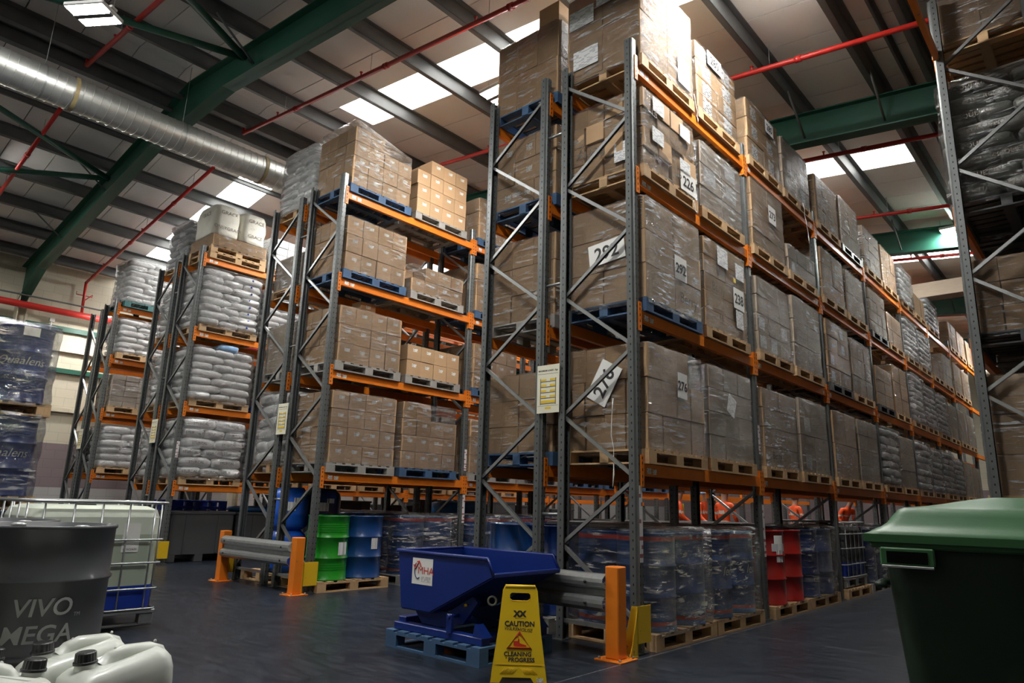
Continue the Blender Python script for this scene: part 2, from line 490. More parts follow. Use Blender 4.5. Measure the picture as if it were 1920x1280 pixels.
def floor_mat():
    m, nt, b = nodes_of('floor_paint')
    L = nt.links.new
    b.inputs['Specular IOR Level'].default_value = 0.35
    tc = nt.nodes.new('ShaderNodeTexCoord')
    n = nt.nodes.new('ShaderNodeTexNoise'); n.inputs['Scale'].default_value = 0.7; n.inputs['Detail'].default_value = 8
    n.inputs['Roughness'].default_value = 0.65
    L(tc.outputs['Object'], n.inputs['Vector'])
    mp = nt.nodes.new('ShaderNodeMapping'); mp.inputs['Scale'].default_value = (1.2, 5, 1); mp.inputs['Rotation'].default_value = (0, 0, 0.5)
    L(tc.outputs['Object'], mp.inputs['Vector'])
    n2 = nt.nodes.new('ShaderNodeTexNoise'); n2.inputs['Scale'].default_value = 3.0; n2.inputs['Detail'].default_value = 9
    L(mp.outputs[0], n2.inputs['Vector'])
    mix = nt.nodes.new('ShaderNodeMix'); mix.data_type = 'RGBA'
    mix.inputs['A'].default_value = (0.008, 0.011, 0.018, 1); mix.inputs['B'].default_value = (0.027, 0.033, 0.045, 1)
    mu = nt.nodes.new('ShaderNodeMath'); mu.operation = 'MULTIPLY'
    L(n.outputs['Fac'], mu.inputs[0]); L(n2.outputs['Fac'], mu.inputs[1])
    r0 = nt.nodes.new('ShaderNodeMapRange'); r0.inputs['From Min'].default_value = 0.15; r0.inputs['From Max'].default_value = 0.42
    L(mu.outputs[0], r0.inputs['Value'])
    L(r0.outputs[0], mix.inputs['Factor'])
    # straight saw-cut joints between the slabs
    sp = nt.nodes.new('ShaderNodeSeparateXYZ'); L(tc.outputs['Object'], sp.inputs[0])
    def M(op, a, c):
        k = nt.nodes.new('ShaderNodeMath'); k.operation = op
        L(a, k.inputs[0]); k.inputs[1].default_value = c
        return k.outputs[0]
    jx = M('LESS_THAN', M('ABSOLUTE', M('SUBTRACT', M('FRACT', M('DIVIDE', M('ADD', sp.outputs[0], 20.9), 6.0), 0), 0.5), 0), 0.0007)
    jy = M('LESS_THAN', M('ABSOLUTE', M('SUBTRACT', M('FRACT', M('DIVIDE', M('ADD', sp.outputs[1], 19.3), 6.0), 0), 0.5), 0), 0.0007)
    mxn = nt.nodes.new('ShaderNodeMath'); mxn.operation = 'MAXIMUM'; L(jx, mxn.inputs[0]); L(jy, mxn.inputs[1])
    m2 = nt.nodes.new('ShaderNodeMix'); m2.data_type = 'RGBA'
    L(mxn.outputs[0], m2.inputs['Factor']); L(mix.outputs['Result'], m2.inputs['A']); m2.inputs['B'].default_value = (0.16, 0.16, 0.16, 1)
    L(m2.outputs['Result'], b.inputs['Base Color'])
    r = nt.nodes.new('ShaderNodeMapRange'); r.inputs['To Min'].default_value = 0.2; r.inputs['To Max'].default_value = 0.48
    L(n2.outputs['Fac'], r.inputs['Value']); L(r.outputs[0], b.inputs['Roughness'])
    bp = nt.nodes.new('ShaderNodeBump'); bp.inputs['Strength'].default_value = 0.06; bp.inputs['Distance'].default_value = 0.01
    L(n2.outputs['Fac'], bp.inputs['Height']); L(bp.outputs[0], b.inputs['Normal'])
    MATS['floor'] = m
floor_mat()

def wall_mat(name, col, bw, bh):
    m, nt, b = nodes_of(name)
    L = nt.links.new
    b.inputs['Roughness'].default_value = 0.7
    tc = nt.nodes.new('ShaderNodeTexCoord')
    sp = nt.nodes.new('ShaderNodeSeparateXYZ'); L(tc.outputs['Object'], sp.inputs[0])
    cb = nt.nodes.new('ShaderNodeCombineXYZ')
    ad = nt.nodes.new('ShaderNodeMath'); L(sp.outputs[0], ad.inputs[0]); L(sp.outputs[1], ad.inputs[1])
    L(ad.outputs[0], cb.inputs[0]); L(sp.outputs[2], cb.inputs[1])
    br = nt.nodes.new('ShaderNodeTexBrick')
    br.inputs['Scale'].default_value = 1.0
    br.inputs['Brick Width'].default_value = bw; br.inputs['Row Height'].default_value = bh
    br.inputs['Mortar Size'].default_value = 0.006
    br.inputs['Color1'].default_value = (*col, 1)
    br.inputs['Color2'].default_value = (*[c * 0.94 for c in col], 1)
    br.inputs['Mortar'].default_value = (*[c * 0.78 for c in col], 1)
    L(cb.outputs[0], br.inputs['Vector'])
    L(br.outputs['Color'], b.inputs['Base Color'])
    MATS[name] = m
wall_mat('wall_cream', (0.60, 0.555, 0.43), 0.45, 0.225)
wall_mat('wall_mauve', (0.235, 0.185, 0.19), 0.45, 0.225)
wall_mat('wall_grey', (0.45, 0.44, 0.43), 0.45, 0.225)

bm = bmesh.new()
b_box(bm, X_LEFT - 0.3, X_RIGHT + 0.3, Y_NEAR - 0.3, Y_FAR + 0.3, -0.2, 0)
fl = struct(new_obj('floor', finish(bm, 'floor', 'floor')))

def wall_x(name, x, t, bands):
    root = None
    for i, (z0, z1, m) in enumerate(bands):
        bm = bmesh.new()
        b_box(bm, min(x, x + t), max(x, x + t), Y_NEAR, Y_FAR, z0, z1)
        o = new_obj(name if i == 0 else 'painted_band', finish(bm, name, m), root)
        if i == 0: root = struct(o)
    return root
wl = wall_x('wall_left', X_LEFT, -0.25, [(0, 1.32, 'wall_grey'), (1.32, 2.42, 'wall_mauve'), (2.42, 7.6, 'wall_cream')])
wr = wall_x('wall_right', X_RIGHT, 0.25, [(0, 2.42, 'wall_grey'), (2.42, 8.0, 'wall_cream')])
for nm, y0, y1 in (('wall_far', Y_FAR, Y_FAR + 0.25), ('wall_near', Y_NEAR - 0.25, Y_NEAR)):
    bm = bmesh.new(); b_box(bm, X_LEFT, X_RIGHT, y0, y1, 0, 2.4)
    w = struct(new_obj(nm, finish(bm, nm, 'wall_mauve')))
    bm = bmesh.new(); b_box(bm, X_LEFT, X_RIGHT, y0, y1, 2.4, 8.6)
    new_obj('painted_band', finish(bm, nm, 'wall_cream'), w)
# sheeting rails on the cream wall
for z, h, m, lab in ((5.30, 0.13, 'green_steel', 'dark green steel wall rail'), (4.22, 0.12, 'green_steel', 'green steel wall rail'),
                     (4.78, 0.10, 'wall_cream', None), (3.22, 0.10, 'wall_cream', None)):
    bm = bmesh.new(); b_box(bm, X_LEFT, X_LEFT + 0.11, Y_NEAR, 14.0, z, z + h)
    new_obj('wall_rail', finish(bm, 'wall_rail', m), wl, label=lab)
# grey notice boards low on the cream wall
nb = sheet('wall_notice', 0.62, 0.42, 'grey_box', None, (X_LEFT + 0.004, 3.72, 1.30), ROT_X)
tag(nb, 'dark grey notice board on the far wall behind the white-sack rack', 'notice')

# ---- ceiling: liner panels, rooflights, purlins, rafters
def slope_strip(x0, x1, w, t, m, dz=0.05):
    k = ('strip', round(x0, 3), round(x1, 3), w, m)
    if k not in CACHE:
        bm = bmesh.new()
        v = []
        for (x, y, d) in ((x0, 0, 0), (x1, 0, 0), (x1, w, 0), (x0, w, 0), (x0, 0, t), (x1, 0, t), (x1, w, t), (x0, w, t)):
            v.append(bm.verts.new((x, y, zr(x + (1e-4 if x == x0 else -1e-4)) + dz + d)))
        for f in ((0, 3, 2, 1), (4, 5, 6, 7), (0, 1, 5, 4), (1, 2, 6, 5), (2, 3, 7, 6), (3, 0, 4, 7)):
            bm.faces.new([v[i] for i in f])
        CACHE[k] = finish(bm, 'roof_panel', m)
    return CACHE[k]

bm = bmesh.new()
for xa, xb in ((X_LEFT - 0.3, XR), (XR, X_RIGHT + 0.3)):
    ca = [bm.verts.new((x, y, zr(x) + 0.12)) for x, y in ((xa, Y_NEAR - .3), (xb, Y_NEAR - .3), (xb, Y_FAR + .3), (xa, Y_FAR + .3))]
    bm.faces.new(ca)
ceil = struct(new_obj('ceiling', finish(bm, 'ceiling', 'purlin')))
P_W = 0.775
i0 = int(math.floor((Y_NEAR - 0.95) / P_W))
i1 = int(math.ceil((Y_FAR - 0.95) / P_W))
for i in range(i0, i1):
    y = 0.95 + i * P_W
    w = P_W - 0.016
    if i % 8 == 0:
        for xa, xb, nm, m in ((X_LEFT, -10.5, 'rooflight', 'skylight'), (-10.5, XR, 'roof_panel', 'roof_white'),
                              (XR, -6.9, 'roof_panel', 'roof_white'), (-6.9, 1.34, 'rooflight', 'skylight'),
                              (1.34, X_RIGHT, 'roof_panel', 'roof_white')):
            new_obj(nm, slope_strip(xa, xb, w, 0.03, m), ceil, (0, y, 0))
    else:
        new_obj('roof_panel', slope_strip(X_LEFT, XR, w, 0.03, 'roof_white'), ceil, (0, y, 0))
        new_obj('roof_panel', slope_strip(XR, X_RIGHT, w, 0.03, 'roof_white'), ceil, (0, y, 0))

def purlin(x, w=0.065, d=0.2):
    s = -SR if x >= XR else SL
    bm = bmesh.new()
    z1, z0 = 0.045, 0.045 - d
    t = 0.012
    for (xa, xb, za, zb) in ((-t / 2, t / 2, z0, z1), (-t / 2, w, z1 - t, z1), (-w, t / 2, z0, z0 + t)):
        b_box(bm, xa, xb, Y_NEAR, Y_FAR, za, zb)
    o = new_obj('purlin', finish(bm, 'purlin', 'purlin'), ceil, (x, 0, zr(x)))
    o.rotation_euler = (0, -math.atan(s), 0)
for x in (-7.4, -5.8, -4.26, -2.77, -1.3, 0.2, 1.34, 2.02, 3.5, 5.0, 6.5, -11.73, -13.03, -14.28, -15.46, -16.62):
    purlin(x, 0.08, 0.22)
purlin(1.70, 0.03, 0.1); purlin(-10.69, 0.03, 0.1)
purlin(-8.6, 0.1, 0.26); purlin(-9.05, 0.1, 0.26)

RAFTER_Y = (-7.35, -1.2, 4.95, 11.1, 17.3, 23.5)
def rafter_me():
    bm = bmesh.new()
    xs = [X_LEFT, -15.9, -9.6, XR, -6.8, 2.2, 4.4, X_RIGHT]
    dep = [1.05, 0.55, 0.52, 0.72, 0.52, 0.52, 0.85, 1.0]
    def strip(y0, y1, top, bot):
        A = []
        for x, d in zip(xs, dep):
            zt = zr(x) - 0.17
            za, zb = top(zt, d), bot(zt, d)
            A.append([bm.verts.new((x, y, z)) for y, z in ((y0, zb), (y1, zb), (y1, za), (y0, za))])
        for p, q in zip(A, A[1:]):
            for k in range(4):
                bm.faces.new((p[k], p[(k + 1) % 4], q[(k + 1) % 4], q[k]))
        bm.faces.new(A[0]); bm.faces.new(list(reversed(A[-1])))
    strip(-0.011, 0.011, lambda z, d: z, lambda z, d: z - d)
    strip(-0.11, 0.11, lambda z, d: z, lambda z, d: z - 0.02)
    strip(-0.11, 0.11, lambda z, d: z - d + 0.02, lambda z, d: z - d)
    bmesh.ops.recalc_face_normals(bm, faces=bm.faces[:])
    return finish(bm, 'rafter', 'green_steel')
rme = rafter_me()
for y in RAFTER_Y:
    r = new_obj('rafter', rme, ceil, (0, y, 0), label='green steel portal rafter')
    # stays from purlin down to the bottom flange
    for x in (-11.73, -14.28, -5.8, -2.77, 0.2, 1.34):
        zt = zr(x)
        tube('fly_brace', [(x, -0.75, zt - 0.12), (x, -0.1, zt - 0.62)], 0.017, 'purlin', r, 5)
    bx = [(-0.12 + X_LEFT + 0.14, 0.11)]
# columns under the left ends of the rafters
for y in RAFTER_Y[1:4]:
    bm = bmesh.new()
    b_box(bm, -0.18, 0.18, -0.1, -0.085, 0, 6.1); b_box(bm, -0.18, 0.18, 0.085, 0.1, 0, 6.1); b_box(bm, -0.012, 0.012, -0.09, 0.09, 0, 6.1)
    new_obj('column', finish(bm, 'column', 'wall_cream'), wl, (X_LEFT + 0.19, y, 0))
# green wind-bracing tubes between the two nearest rafters
def gbrace(a, b):
    tube('wind_brace', [a, b], 0.055, 'green_steel', ceil, 10, label='green steel bracing tube')
n1 = (-11.6, -1.32, zr(-11.6) - 0.42); n2 = (-6.1, -1.32, zr(-6.1) - 0.42)
gbrace(n1, (-8.9, -7.2, zr(-8.9) - 0.3)); gbrace(n1, (-15.2, -7.2, zr(-15.2) - 0.3))
gbrace(n2, (-8.6, -7.2, zr(-8.6) - 0.35)); gbrace(n2, (-2.6, -7.2, zr(-2.6) - 0.3))

# ---- spiral duct under the ridge
def duct_me(R, y0, y1, pitch=0.12, seg=36):
    """plain cylinder with a raised lock seam wound round it as a helix"""
    bm = bmesh.new()
    rows = []
    nb = 24
    for i in range(nb + 1):
        yy = y0 + (y1 - y0) * i / nb
        rows.append([bm.verts.new((R * math.cos(2 * PI * k / seg), yy, R * math.sin(2 * PI * k / seg))) for k in range(seg)])
    for A, B in zip(rows, rows[1:]):
        for k in range(seg):
            bm.faces.new((A[k], B[k], B[(k + 1) % seg], A[(k + 1) % seg])).smooth = True
    n = int((y1 - y0) / pitch) * seg
    w = 0.009
    prev = None
    for i in range(n):
        a = 2 * PI * i / seg
        yy = y0 + pitch * i / seg
        cur = [bm.verts.new((rr * math.cos(a), yy + dy, rr * math.sin(a))) for rr, dy in ((R - 0.001, -w), (R + 0.007, -w * .5), (R + 0.007, w * .5), (R - 0.001, w))]
        if prev:
            for k in range(3):
                bm.faces.new((prev[k], prev[k + 1], cur[k + 1], cur[k]))
        prev = cur
    bmesh.ops.recalc_face_normals(bm, faces=bm.faces[:])
    return finish(bm, 'duct_body', 'duct')
dz, dx_ = 7.02, -7.8
dt = thing('ventilation_duct', 'long shiny spiral steel ventilation duct hanging under the roof ridge', 'duct', (dx_, 0, dz))
new_obj('duct_body', duct_me(0.25, -11.0, 9.0), dt)
for y in (-6.1, -3.05, 0.0, 3.0, 6.0):
    bm = bmesh.new()
    b_tube(bm, [(0, y - 0.028, 0), (0, y + 0.028, 0)], 0.263, 36, cap=False)
    new_obj('joint_band', finish(bm, 'joint_band', 'tape_tan'), dt, label='tan tape band round a duct joint')
for y in (-4.6, -3.45, -1.45, 1.3, 4.2):
    bm = bmesh.new()
    b_tube(bm, [(0, y - 0.012, 0), (0, y + 0.012, 0)], 0.259, 30, cap=False)
    new_obj('hanger_strap', finish(bm, 'hanger_strap', 'galv'), dt)
    tube('hanger_wire', [(0.0, y, 0.255), (0.05, y, 1.3)], 0.005, 'galv', dt, 5)

# ---- sprinkler pipes
def pipe_run(y, xa, xb, label, drop=0.38, step=3.0, riser=False):
    zr = (lambda x: ZR - SR * (x - XR)) if xb > xa else (lambda x: ZR + SL * (x - XR))
    t = thing('sprinkler_pipe', label, 'pipe', (xa, y, zr(xa) - drop), group='red sprinkler pipes under the roof')
    o = Vector(t.location)
    pts = [Vector((x, y, zr(x) - drop)) - o for x in (xa, xb)]
    tube('pipe', pts, 0.036, 'red_pipe', t, 12)
    n = max(2, int(abs(xb - xa) / step) + 1)
    for i in range(n):
        x = xa + (xb - xa) * (i + 0.5) / n
        p = Vector((x, y, zr(x) - drop)) - o
        bm = bmesh.new()
        b_tube(bm, [p, p + Vector((0, 0, 0.09))], 0.014, 6)
        b_tube(bm, [p + Vector((0, 0, 0.09)), p + Vector((0, 0, 0.1))], 0.026, 8)
        new_obj('sprinkler_head', finish(bm, 'sprinkler_head', 'red_pipe'), t)
        tube('pipe_hanger', [p + Vector((0.25, 0, 0.03)), p + Vector((0.25, 0, drop - 0.05))], 0.005, 'galv', t, 5)
        bm = bmesh.new(); d = (pts[1] - pts[0]).normalized()
        b_tube(bm, [p + d * 0.6, p + d * 0.68], 0.047, 12)
        new_obj('coupling', finish(bm, 'coupling', 'red_pipe'), t)
    p = pts[0]
    tube('end_riser', [p, p + Vector((0, 0, 0.2))], 0.03, 'red_pipe', t, 10)
    if riser:
        p = pts[1]
        tube('riser', [p, p + Vector((0, 0.02, -0.9))], 0.036, 'red_pipe', t, 12)
        tube('riser_bracket', [p + Vector((0, -0.18, -0.28)), p + Vector((0, -0.18, -0.36)), p + Vector((0, 0.2, -0.36)), p + Vector((0, 0.2, -0.3)), p + Vector((0, 0.02, -0.5))], 0.012, 'red_pipe', t, 6)
PY = (-2.7, 0.08, 3.05, 6.13, 9.3, 12.5, 15.6, 18.7)
for i, y in enumerate(PY):
    pipe_run(y, -8.85, 6.5, 'red sprinkler pipe across the right roof slope, %s from the camera' % ORD[i])
pipe_run(-2.7, -10.0, -16.9, 'red sprinkler pipe down the left roof slope, beneath the duct near the lamp')
pipe_run(0.08, -10.0, -16.9, 'red sprinkler pipe down the left roof slope, with a riser dropping at the wall', riser=True)
mp_ = tube('sprinkler_main', [(X_LEFT + 0.52, Y_NEAR + 0.2, 5.72), (X_LEFT + 0.52, 12.0, 5.72)], 0.085, 'red_pipe', None, 16)
tag(mp_, 'thick red sprinkler main running along the cream wall', 'pipe')
cp = tube('conduit_pipe', [(X_LEFT + 0.45, Y_NEAR + 0.2, 5.98), (X_LEFT + 0.45, 12.0, 5.98)], 0.022, 'purlin', None, 8)
tag(cp, 'thin dark conduit running above the red main on the cream wall', 'conduit')

# ---- high-bay lamps
def lamp(loc, label, rotz=0.0, size=1.0):
    t = thing('high_bay_lamp', label, 'lamp', loc, rotz, 'high-bay lamps under the roof')
    t.scale = (size, size, size)
    box('housing', -0.27, 0.27, -0.2, 0.2, 0.03, 0.09, 'lamp_white', t, 0.012)
    box('gap_divider', -0.25, 0.25, -0.036, 0.036, 0.008, 0.031, 'purlin', t)  # added dark divider, keeps the gap between the glowing panels from washing out
    for s in (-1, 1):
        box('light_panel', -0.24, 0.24, s * 0.108 - 0.068, s * 0.108 + 0.068, 0.018, 0.031, 'lamp_glow', t, label='glowing white light panel')
        box('end_bracket', s * 0.26 - 0.02, s * 0.26 + 0.02, -0.05, 0.05, 0.09, 0.12, 'lamp_white', t)
        tube('hanging_wire', [(s * 0.26, 0, 0.11), (s * 0.26, 0, max(0.3, zr(loc[0]) - loc[2] - 0.02))], 0.004, 'galv', t, 5)
lamp((-5.75, -3.45, 7.08), 'white twin-panel lamp hanging beside the duct, top of the photo', 0.6)
lamp((-2.95, 1.15, 7.15), 'lamp half hidden behind the tall carton stack on the central rack')
lamp((1.25, 11.0, 7.15), 'lamp under the roof above the long aisle, nearest of two')
lamp((1.3, 19.9, 7.0), 'small far lamp above the long aisle between rack uprights')
lamp((-16.2, 0.5, 5.72), 'small bright lamp against the cream wall by the far rack', 0.0, 0.6)
for k, (x, y) in enumerate(((0.85, 1.42), (-3.4, 9.5), (-8.4, 2.4), (-13.0, 2.2), (-3.4, 18.5), (-8.4, 11.0), (-12.5, -3.6), (0.3, -3.5))):
    lamp((x, y, min(7.3, zr(x) - 0.24)), 'lamp above the %s, outside the picture' % (
        'near end of the long right aisle', 'aisle behind the central rack, halfway', 'aisle before the white-sack rack, near end',
        'aisle before the leftmost rack', 'aisle behind the central rack, far end', 'aisle before the white-sack rack, halfway', 'cross aisle by the left wall', 'cross aisle before the central rack')[k])

# ---- boxed roof duct far along the aisle
t = thing('box_duct', 'brown rectangular air duct with an open square end under the roof', 'duct', (0.4, 15.0, 6.85))
box('duct_box', -1.3, 0.75, -0.25, 0.25, 0.0, 0.4, 'card_grey', t, 0.01)
box('outlet_frame', 0.75, 1.15, -0.32, 0.32, -0.04, 0.46, 'lamp_white', t, 0.01)
box('outlet_shade', 0.82, 1.08, -0.335, -0.31, 0.03, 0.39, 'ink', t, label='dark panel painted for the shaded outlet opening')  # flat dark panel, paints the shade inside the outlet
for s in (-1.0, 0.5):
    tube('hanger_rod', [(s, 0, 0.4), (s, 0, zr(0.4 + s) - 6.85)], 0.008, 'galv', t, 5)

# ------------------------------------------------------------------ pallet racking
PITCH = 2.8
def upright_me(h):
    k = ('upright', h)
    if k not in CACHE:
        t = 0.004
        # outline of the open roll-formed section, outward face at x = 0
        out = [(-0.09, 0.012), (-0.09, 0.0), (-0.03, 0.0), (-0.016, 0.016), (0.0, 0.02), (0.0, 0.08), (-0.016, 0.084), (-0.03, 0.1), (-0.09, 0.1), (-0.09, 0.088)]
        inn = [(-0.09 + 0.0, 0.012 + 0.0), (-0.09 + t, t), (-0.03 - t / 2, t), (-0.016 - t, 0.016 + t), (-t, 0.02 + t), (-t, 0.08 - t), (-0.016 - t, 0.084 - t), (-0.03 - t / 2, 0.1 - t), (-0.09 + t, 0.1 - t), (-0.09, 0.088)]
        bm = bmesh.new()
        def ring(z):
            return [bm.verts.new((x, y, z)) for x, y in out], [bm.verts.new((x, y, z)) for x, y in inn]
        o0, n0 = ring(0); o1, n1 = ring(h)
        for i in range(len(out) - 1):
            bm.faces.new((o0[i], o0[i + 1], o1[i + 1], o1[i]))
            bm.faces.new((n0[i + 1], n0[i], n1[i], n1[i + 1]))
            bm.faces.new((o1[i], o1[i + 1], n1[i + 1], n1[i]))
        bmesh.ops.recalc_face_normals(bm, faces=bm.faces[:])
        CACHE[k] = finish(bm, 'upright', 'upright')
    return CACHE[k]

def bar_me(L, w, d, m):
    """straight bar along +x of length L, section w (y) by d (z), open channel below"""
    k = ('bar', round(L, 3), w, d, m)
    if k not in CACHE:
        bm = bmesh.new()
        t = 0.004
        b_box(bm, 0, L, -w / 2, w / 2, d / 2 - t, d / 2)
        b_box(bm, 0, L, -w / 2, -w / 2 + t, -d / 2, d / 2 - t)
        b_box(bm, 0, L, w / 2 - t, w / 2, -d / 2, d / 2 - t)
        CACHE[k] = finish(bm, 'bar', m)
    return CACHE[k]

def brace_between(parent, a, b, m='brace_steel', name='brace'):
    a, b = Vector(a), Vector(b)
    d = b - a
    o = new_obj(name, bar_me(d.length, 0.034, 0.034, m), parent, a)
    o.rotation_euler = d.to_track_quat('X', 'Z').to_euler()
    return o

def beam_me(L):
    k = ('beam', round(L, 3))
    if k not in CACHE:
        bm = bmesh.new()
        b_box(bm, -0.05, 0.0, 0, L, -0.115, -0.03)
        b_box(bm, -0.05, -0.022, 0, L, -0.03, 0.0)       # stepped top
        b_box(bm, -0.022, 0.0, 0, L, -0.03, -0.004)
        CACHE[k] = finish(bm, 'beam', 'orange')
    return CACHE[k]

def conn_me():
    if 'conn' not in CACHE:
        bm = bmesh.new()
        b_box(bm, 0.002, 0.010, -0.049, 0.0, -0.215, 0.075)   # plate on the upright's face
        b_box(bm, -0.05, 0.010, 0.0, 0.006, -0.215, 0.075)    # plate at the beam's end
        for z in (0.045, 0.0, -0.06, -0.12, -0.175):          # hooks' slots, proud dark studs
            b_box(bm, 0.010, 0.0115, -0.032, -0.018, z - 0.013, z + 0.013, 1)
        CACHE['conn'] = finish(bm, 'connector', ['orange', 'ink'])
    return CACHE['conn']
def conn_me_r():
    if 'connr' not in CACHE:
        me = conn_me().copy()
        for v in me.vertices: v.co.y = -v.co.y
        me.flip_normals()
        CACHE['connr'] = me
    return CACHE['connr']

LEFT_STRIPE = [('sticker_strip', 'label_color')]
def rack(name, label, x, face, y0, nb, levels, depth=0.93, h=6.07, zig0=0.239, near_bays=2, first_side='front', rear_beams=True, phase=0, far_h=None):
    """x: outer face of the front uprights; face +1 looks to +x, -1 to -x; levels: beam-top heights"""
    t = thing(name, label, 'pallet rack', (x, y0, 0), group='orange and grey pallet racks')
    S = face
    h_near = h
    for k in range(nb + 1):
        yy = k * PITCH
        h = far_h if (far_h and k >= 3) else h_near
        if S > 0:
            new_obj('upright', upright_me(h), t, (0, yy, 0))
            new_obj('upright', upright_me(h), t, (-depth, yy + 0.1, 0), (0, 0, PI))
        else:
            new_obj('upright', upright_me(h), t, (0, yy + 0.1, 0), (0, 0, PI))
            new_obj('upright', upright_me(h), t, (depth, yy, 0))
        if k <= max(near_bays, 3):
            xf, xr = -0.045 * S, -(depth - 0.045) * S
            ym = yy + 0.05
            z = zig0; a = phase
            while z + 0.6225 < h - 0.1:
                p, q = (xf, xr) if a % 2 == 0 else (xr, xf)
                brace_between(t, (p, ym, z), (q, ym, z + 0.6225))
                z += 0.6225; a += 1
            brace_between(t, (xf, ym, 0.17), (xr, ym, 0.17))
        for s in (0, 1):
            xx = -0.045 * S if s == 0 else -(depth - 0.045) * S
            new_obj('foot_plate', box_me(0.12, 0.15, 0.008, 'upright'), t, (xx, yy + 0.05, 0))
    for k in range(nb):
        yb = k * PITCH + 0.1
        for z in levels:
            if far_h and k >= 2 and z > far_h - 0.1: continue
            b = new_obj('beam', beam_me(PITCH - 0.1), t, (0.0, yb, z))
            if S < 0:
                b.rotation_euler = (0, 0, PI); b.location = (0, yb + PITCH - 0.1, z)
            if S > 0 and k <= near_bays + 3:
                new_obj('connector', conn_me(), b, (0, 0, 0))
                new_obj('connector', conn_me_r(), b, (0, PITCH - 0.1, 0))
                if k <= near_bays:
                    sheet('location_sticker', 0.075, 0.055, 'label_bold', b, (0.0015, 0.11, -0.065), ROT_X)
                    if k == 0 or z != levels[0]:
                        sheet('location_sticker', 0.07, 0.05, 'label_small', b, (0.0015, 0.21 if k < 1 else PITCH - 0.24, -0.07), ROT_X)
            elif S < 0:
                new_obj('connector', conn_me(), b, (0, 0, 0))
                new_obj('connector', conn_me_r(), b, (0, PITCH - 0.1, 0))
            if rear_beams:
                r = new_obj('beam', beam_me(PITCH - 0.1), t, (-depth * S, yb + (PITCH - 0.1 if S > 0 else 0), z))
                if S > 0: r.rotation_euler = (0, 0, PI)
                if k == 0 and S < 0:
                    new_obj('connector', conn_me(), r)
    return t

A_LV = (1.623, 3.093, 4.525, 5.813)
B_LV = (1.584, 3.032, 4.425, 5.805)
C_LV = (1.413, 2.884, 4.357, 5.875)
D_LV = (1.647, 3.037, 4.287, 5.544)
DEP, GAP = 0.924, 0.205
XA, XA2 = 0.0, -(2 * DEP + GAP)
XB, XB2 = -5.031, -5.031 - 2 * DEP - GAP
XC, XC2 = -9.935, -9.935 - 2 * DEP - GAP
XD, XD2 = -14.116, -14.116 - 2 * 0.8 - 0.1
YB_, YC_ = -0.049, 0.056
rack('pallet_rack', 'tall central rack, its loaded face running down the right-hand aisle', XA, 1, 0, 9, A_LV, DEP, near_bays=3)
rack('pallet_rack', 'rear half of the tall central rack, backing onto it, facing the next aisle', XA2, -1, 0, 9, A_LV, DEP, near_bays=1, phase=0)
rack('pallet_rack', 'rack full of labelled brown cartons, front half, left of the central rack', XB, 1, YB_, 7, B_LV, DEP, h=6.08, near_bays=1, zig0=0.24)
rack('pallet_rack', 'rear half of the labelled-carton rack, holding white and grey sacks', XB2, -1, YB_, 7, B_LV, DEP, h=6.0, near_bays=1)
rack('pallet_rack', 'rack of white sacks on wooden pallets, front half', XC, 1, YC_, 6, C_LV, DEP, h=6.1, near_bays=0)
rack('pallet_rack', 'rear half of the white-sack rack', XC2, -1, YC_, 6, C_LV, DEP, h=6.0, near_bays=0)
rack('pallet_rack', 'leftmost rack, front half, standing before the cream wall', XD, 1, 0, 2, D_LV, 0.8, h=5.7, near_bays=0)
rack('pallet_rack', 'rear half of the leftmost rack, closest to the cream wall', XD2, -1, 0, 2, D_LV[:1] + D_LV[1:3], 0.8, h=5.6, near_bays=0)
# rack on the right edge of the photo
X0F, Y0F = 2.3, 2.75
Z_LV = (1.30, 2.95, 4.42, 6.38)
r0 = rack('pallet_rack', 'dark rack at the right edge of the photo, holding grey sacks', X0F, -1, Y0F, 6, Z_LV, 0.93, h=7.05, near_bays=1, zig0=-0.05, phase=0, far_h=6.2)
b = new_obj('beam', beam_me(1.8), r0, (0, 0.0, 6.38)); b.rotation_euler = (0, 0, PI)
tube('hanger_rod', [(0.025, -1.7, 6.37), (0.025, -1.7, zr(2.325) + 0.05)], 0.01, 'galv', r0, 6)
# spacer tubes that tie the back-to-back racks together
for xs, ys, zs in ((-DEP, 0, (1.138, 3.53, 5.3)), (XB - DEP, YB_, (1.2, 3.5, 5.3)), (XC - DEP, YC_, (1.2, 3.5, 5.3))):
    for z in zs:
        o = tube('row_spacer', [(xs, ys + 0.05, z), (xs - GAP, ys + 0.05, z)], 0.016, 'galv', None, 8)
        tag(o, '%s steel spacer tube between the back-to-back %s uprights' % (('low', 'middle', 'high')[zs.index(z)],
            {0: 'central rack', YB_: 'carton rack', YC_: 'white-sack rack'}[ys]), 'spacer', 'row spacers')

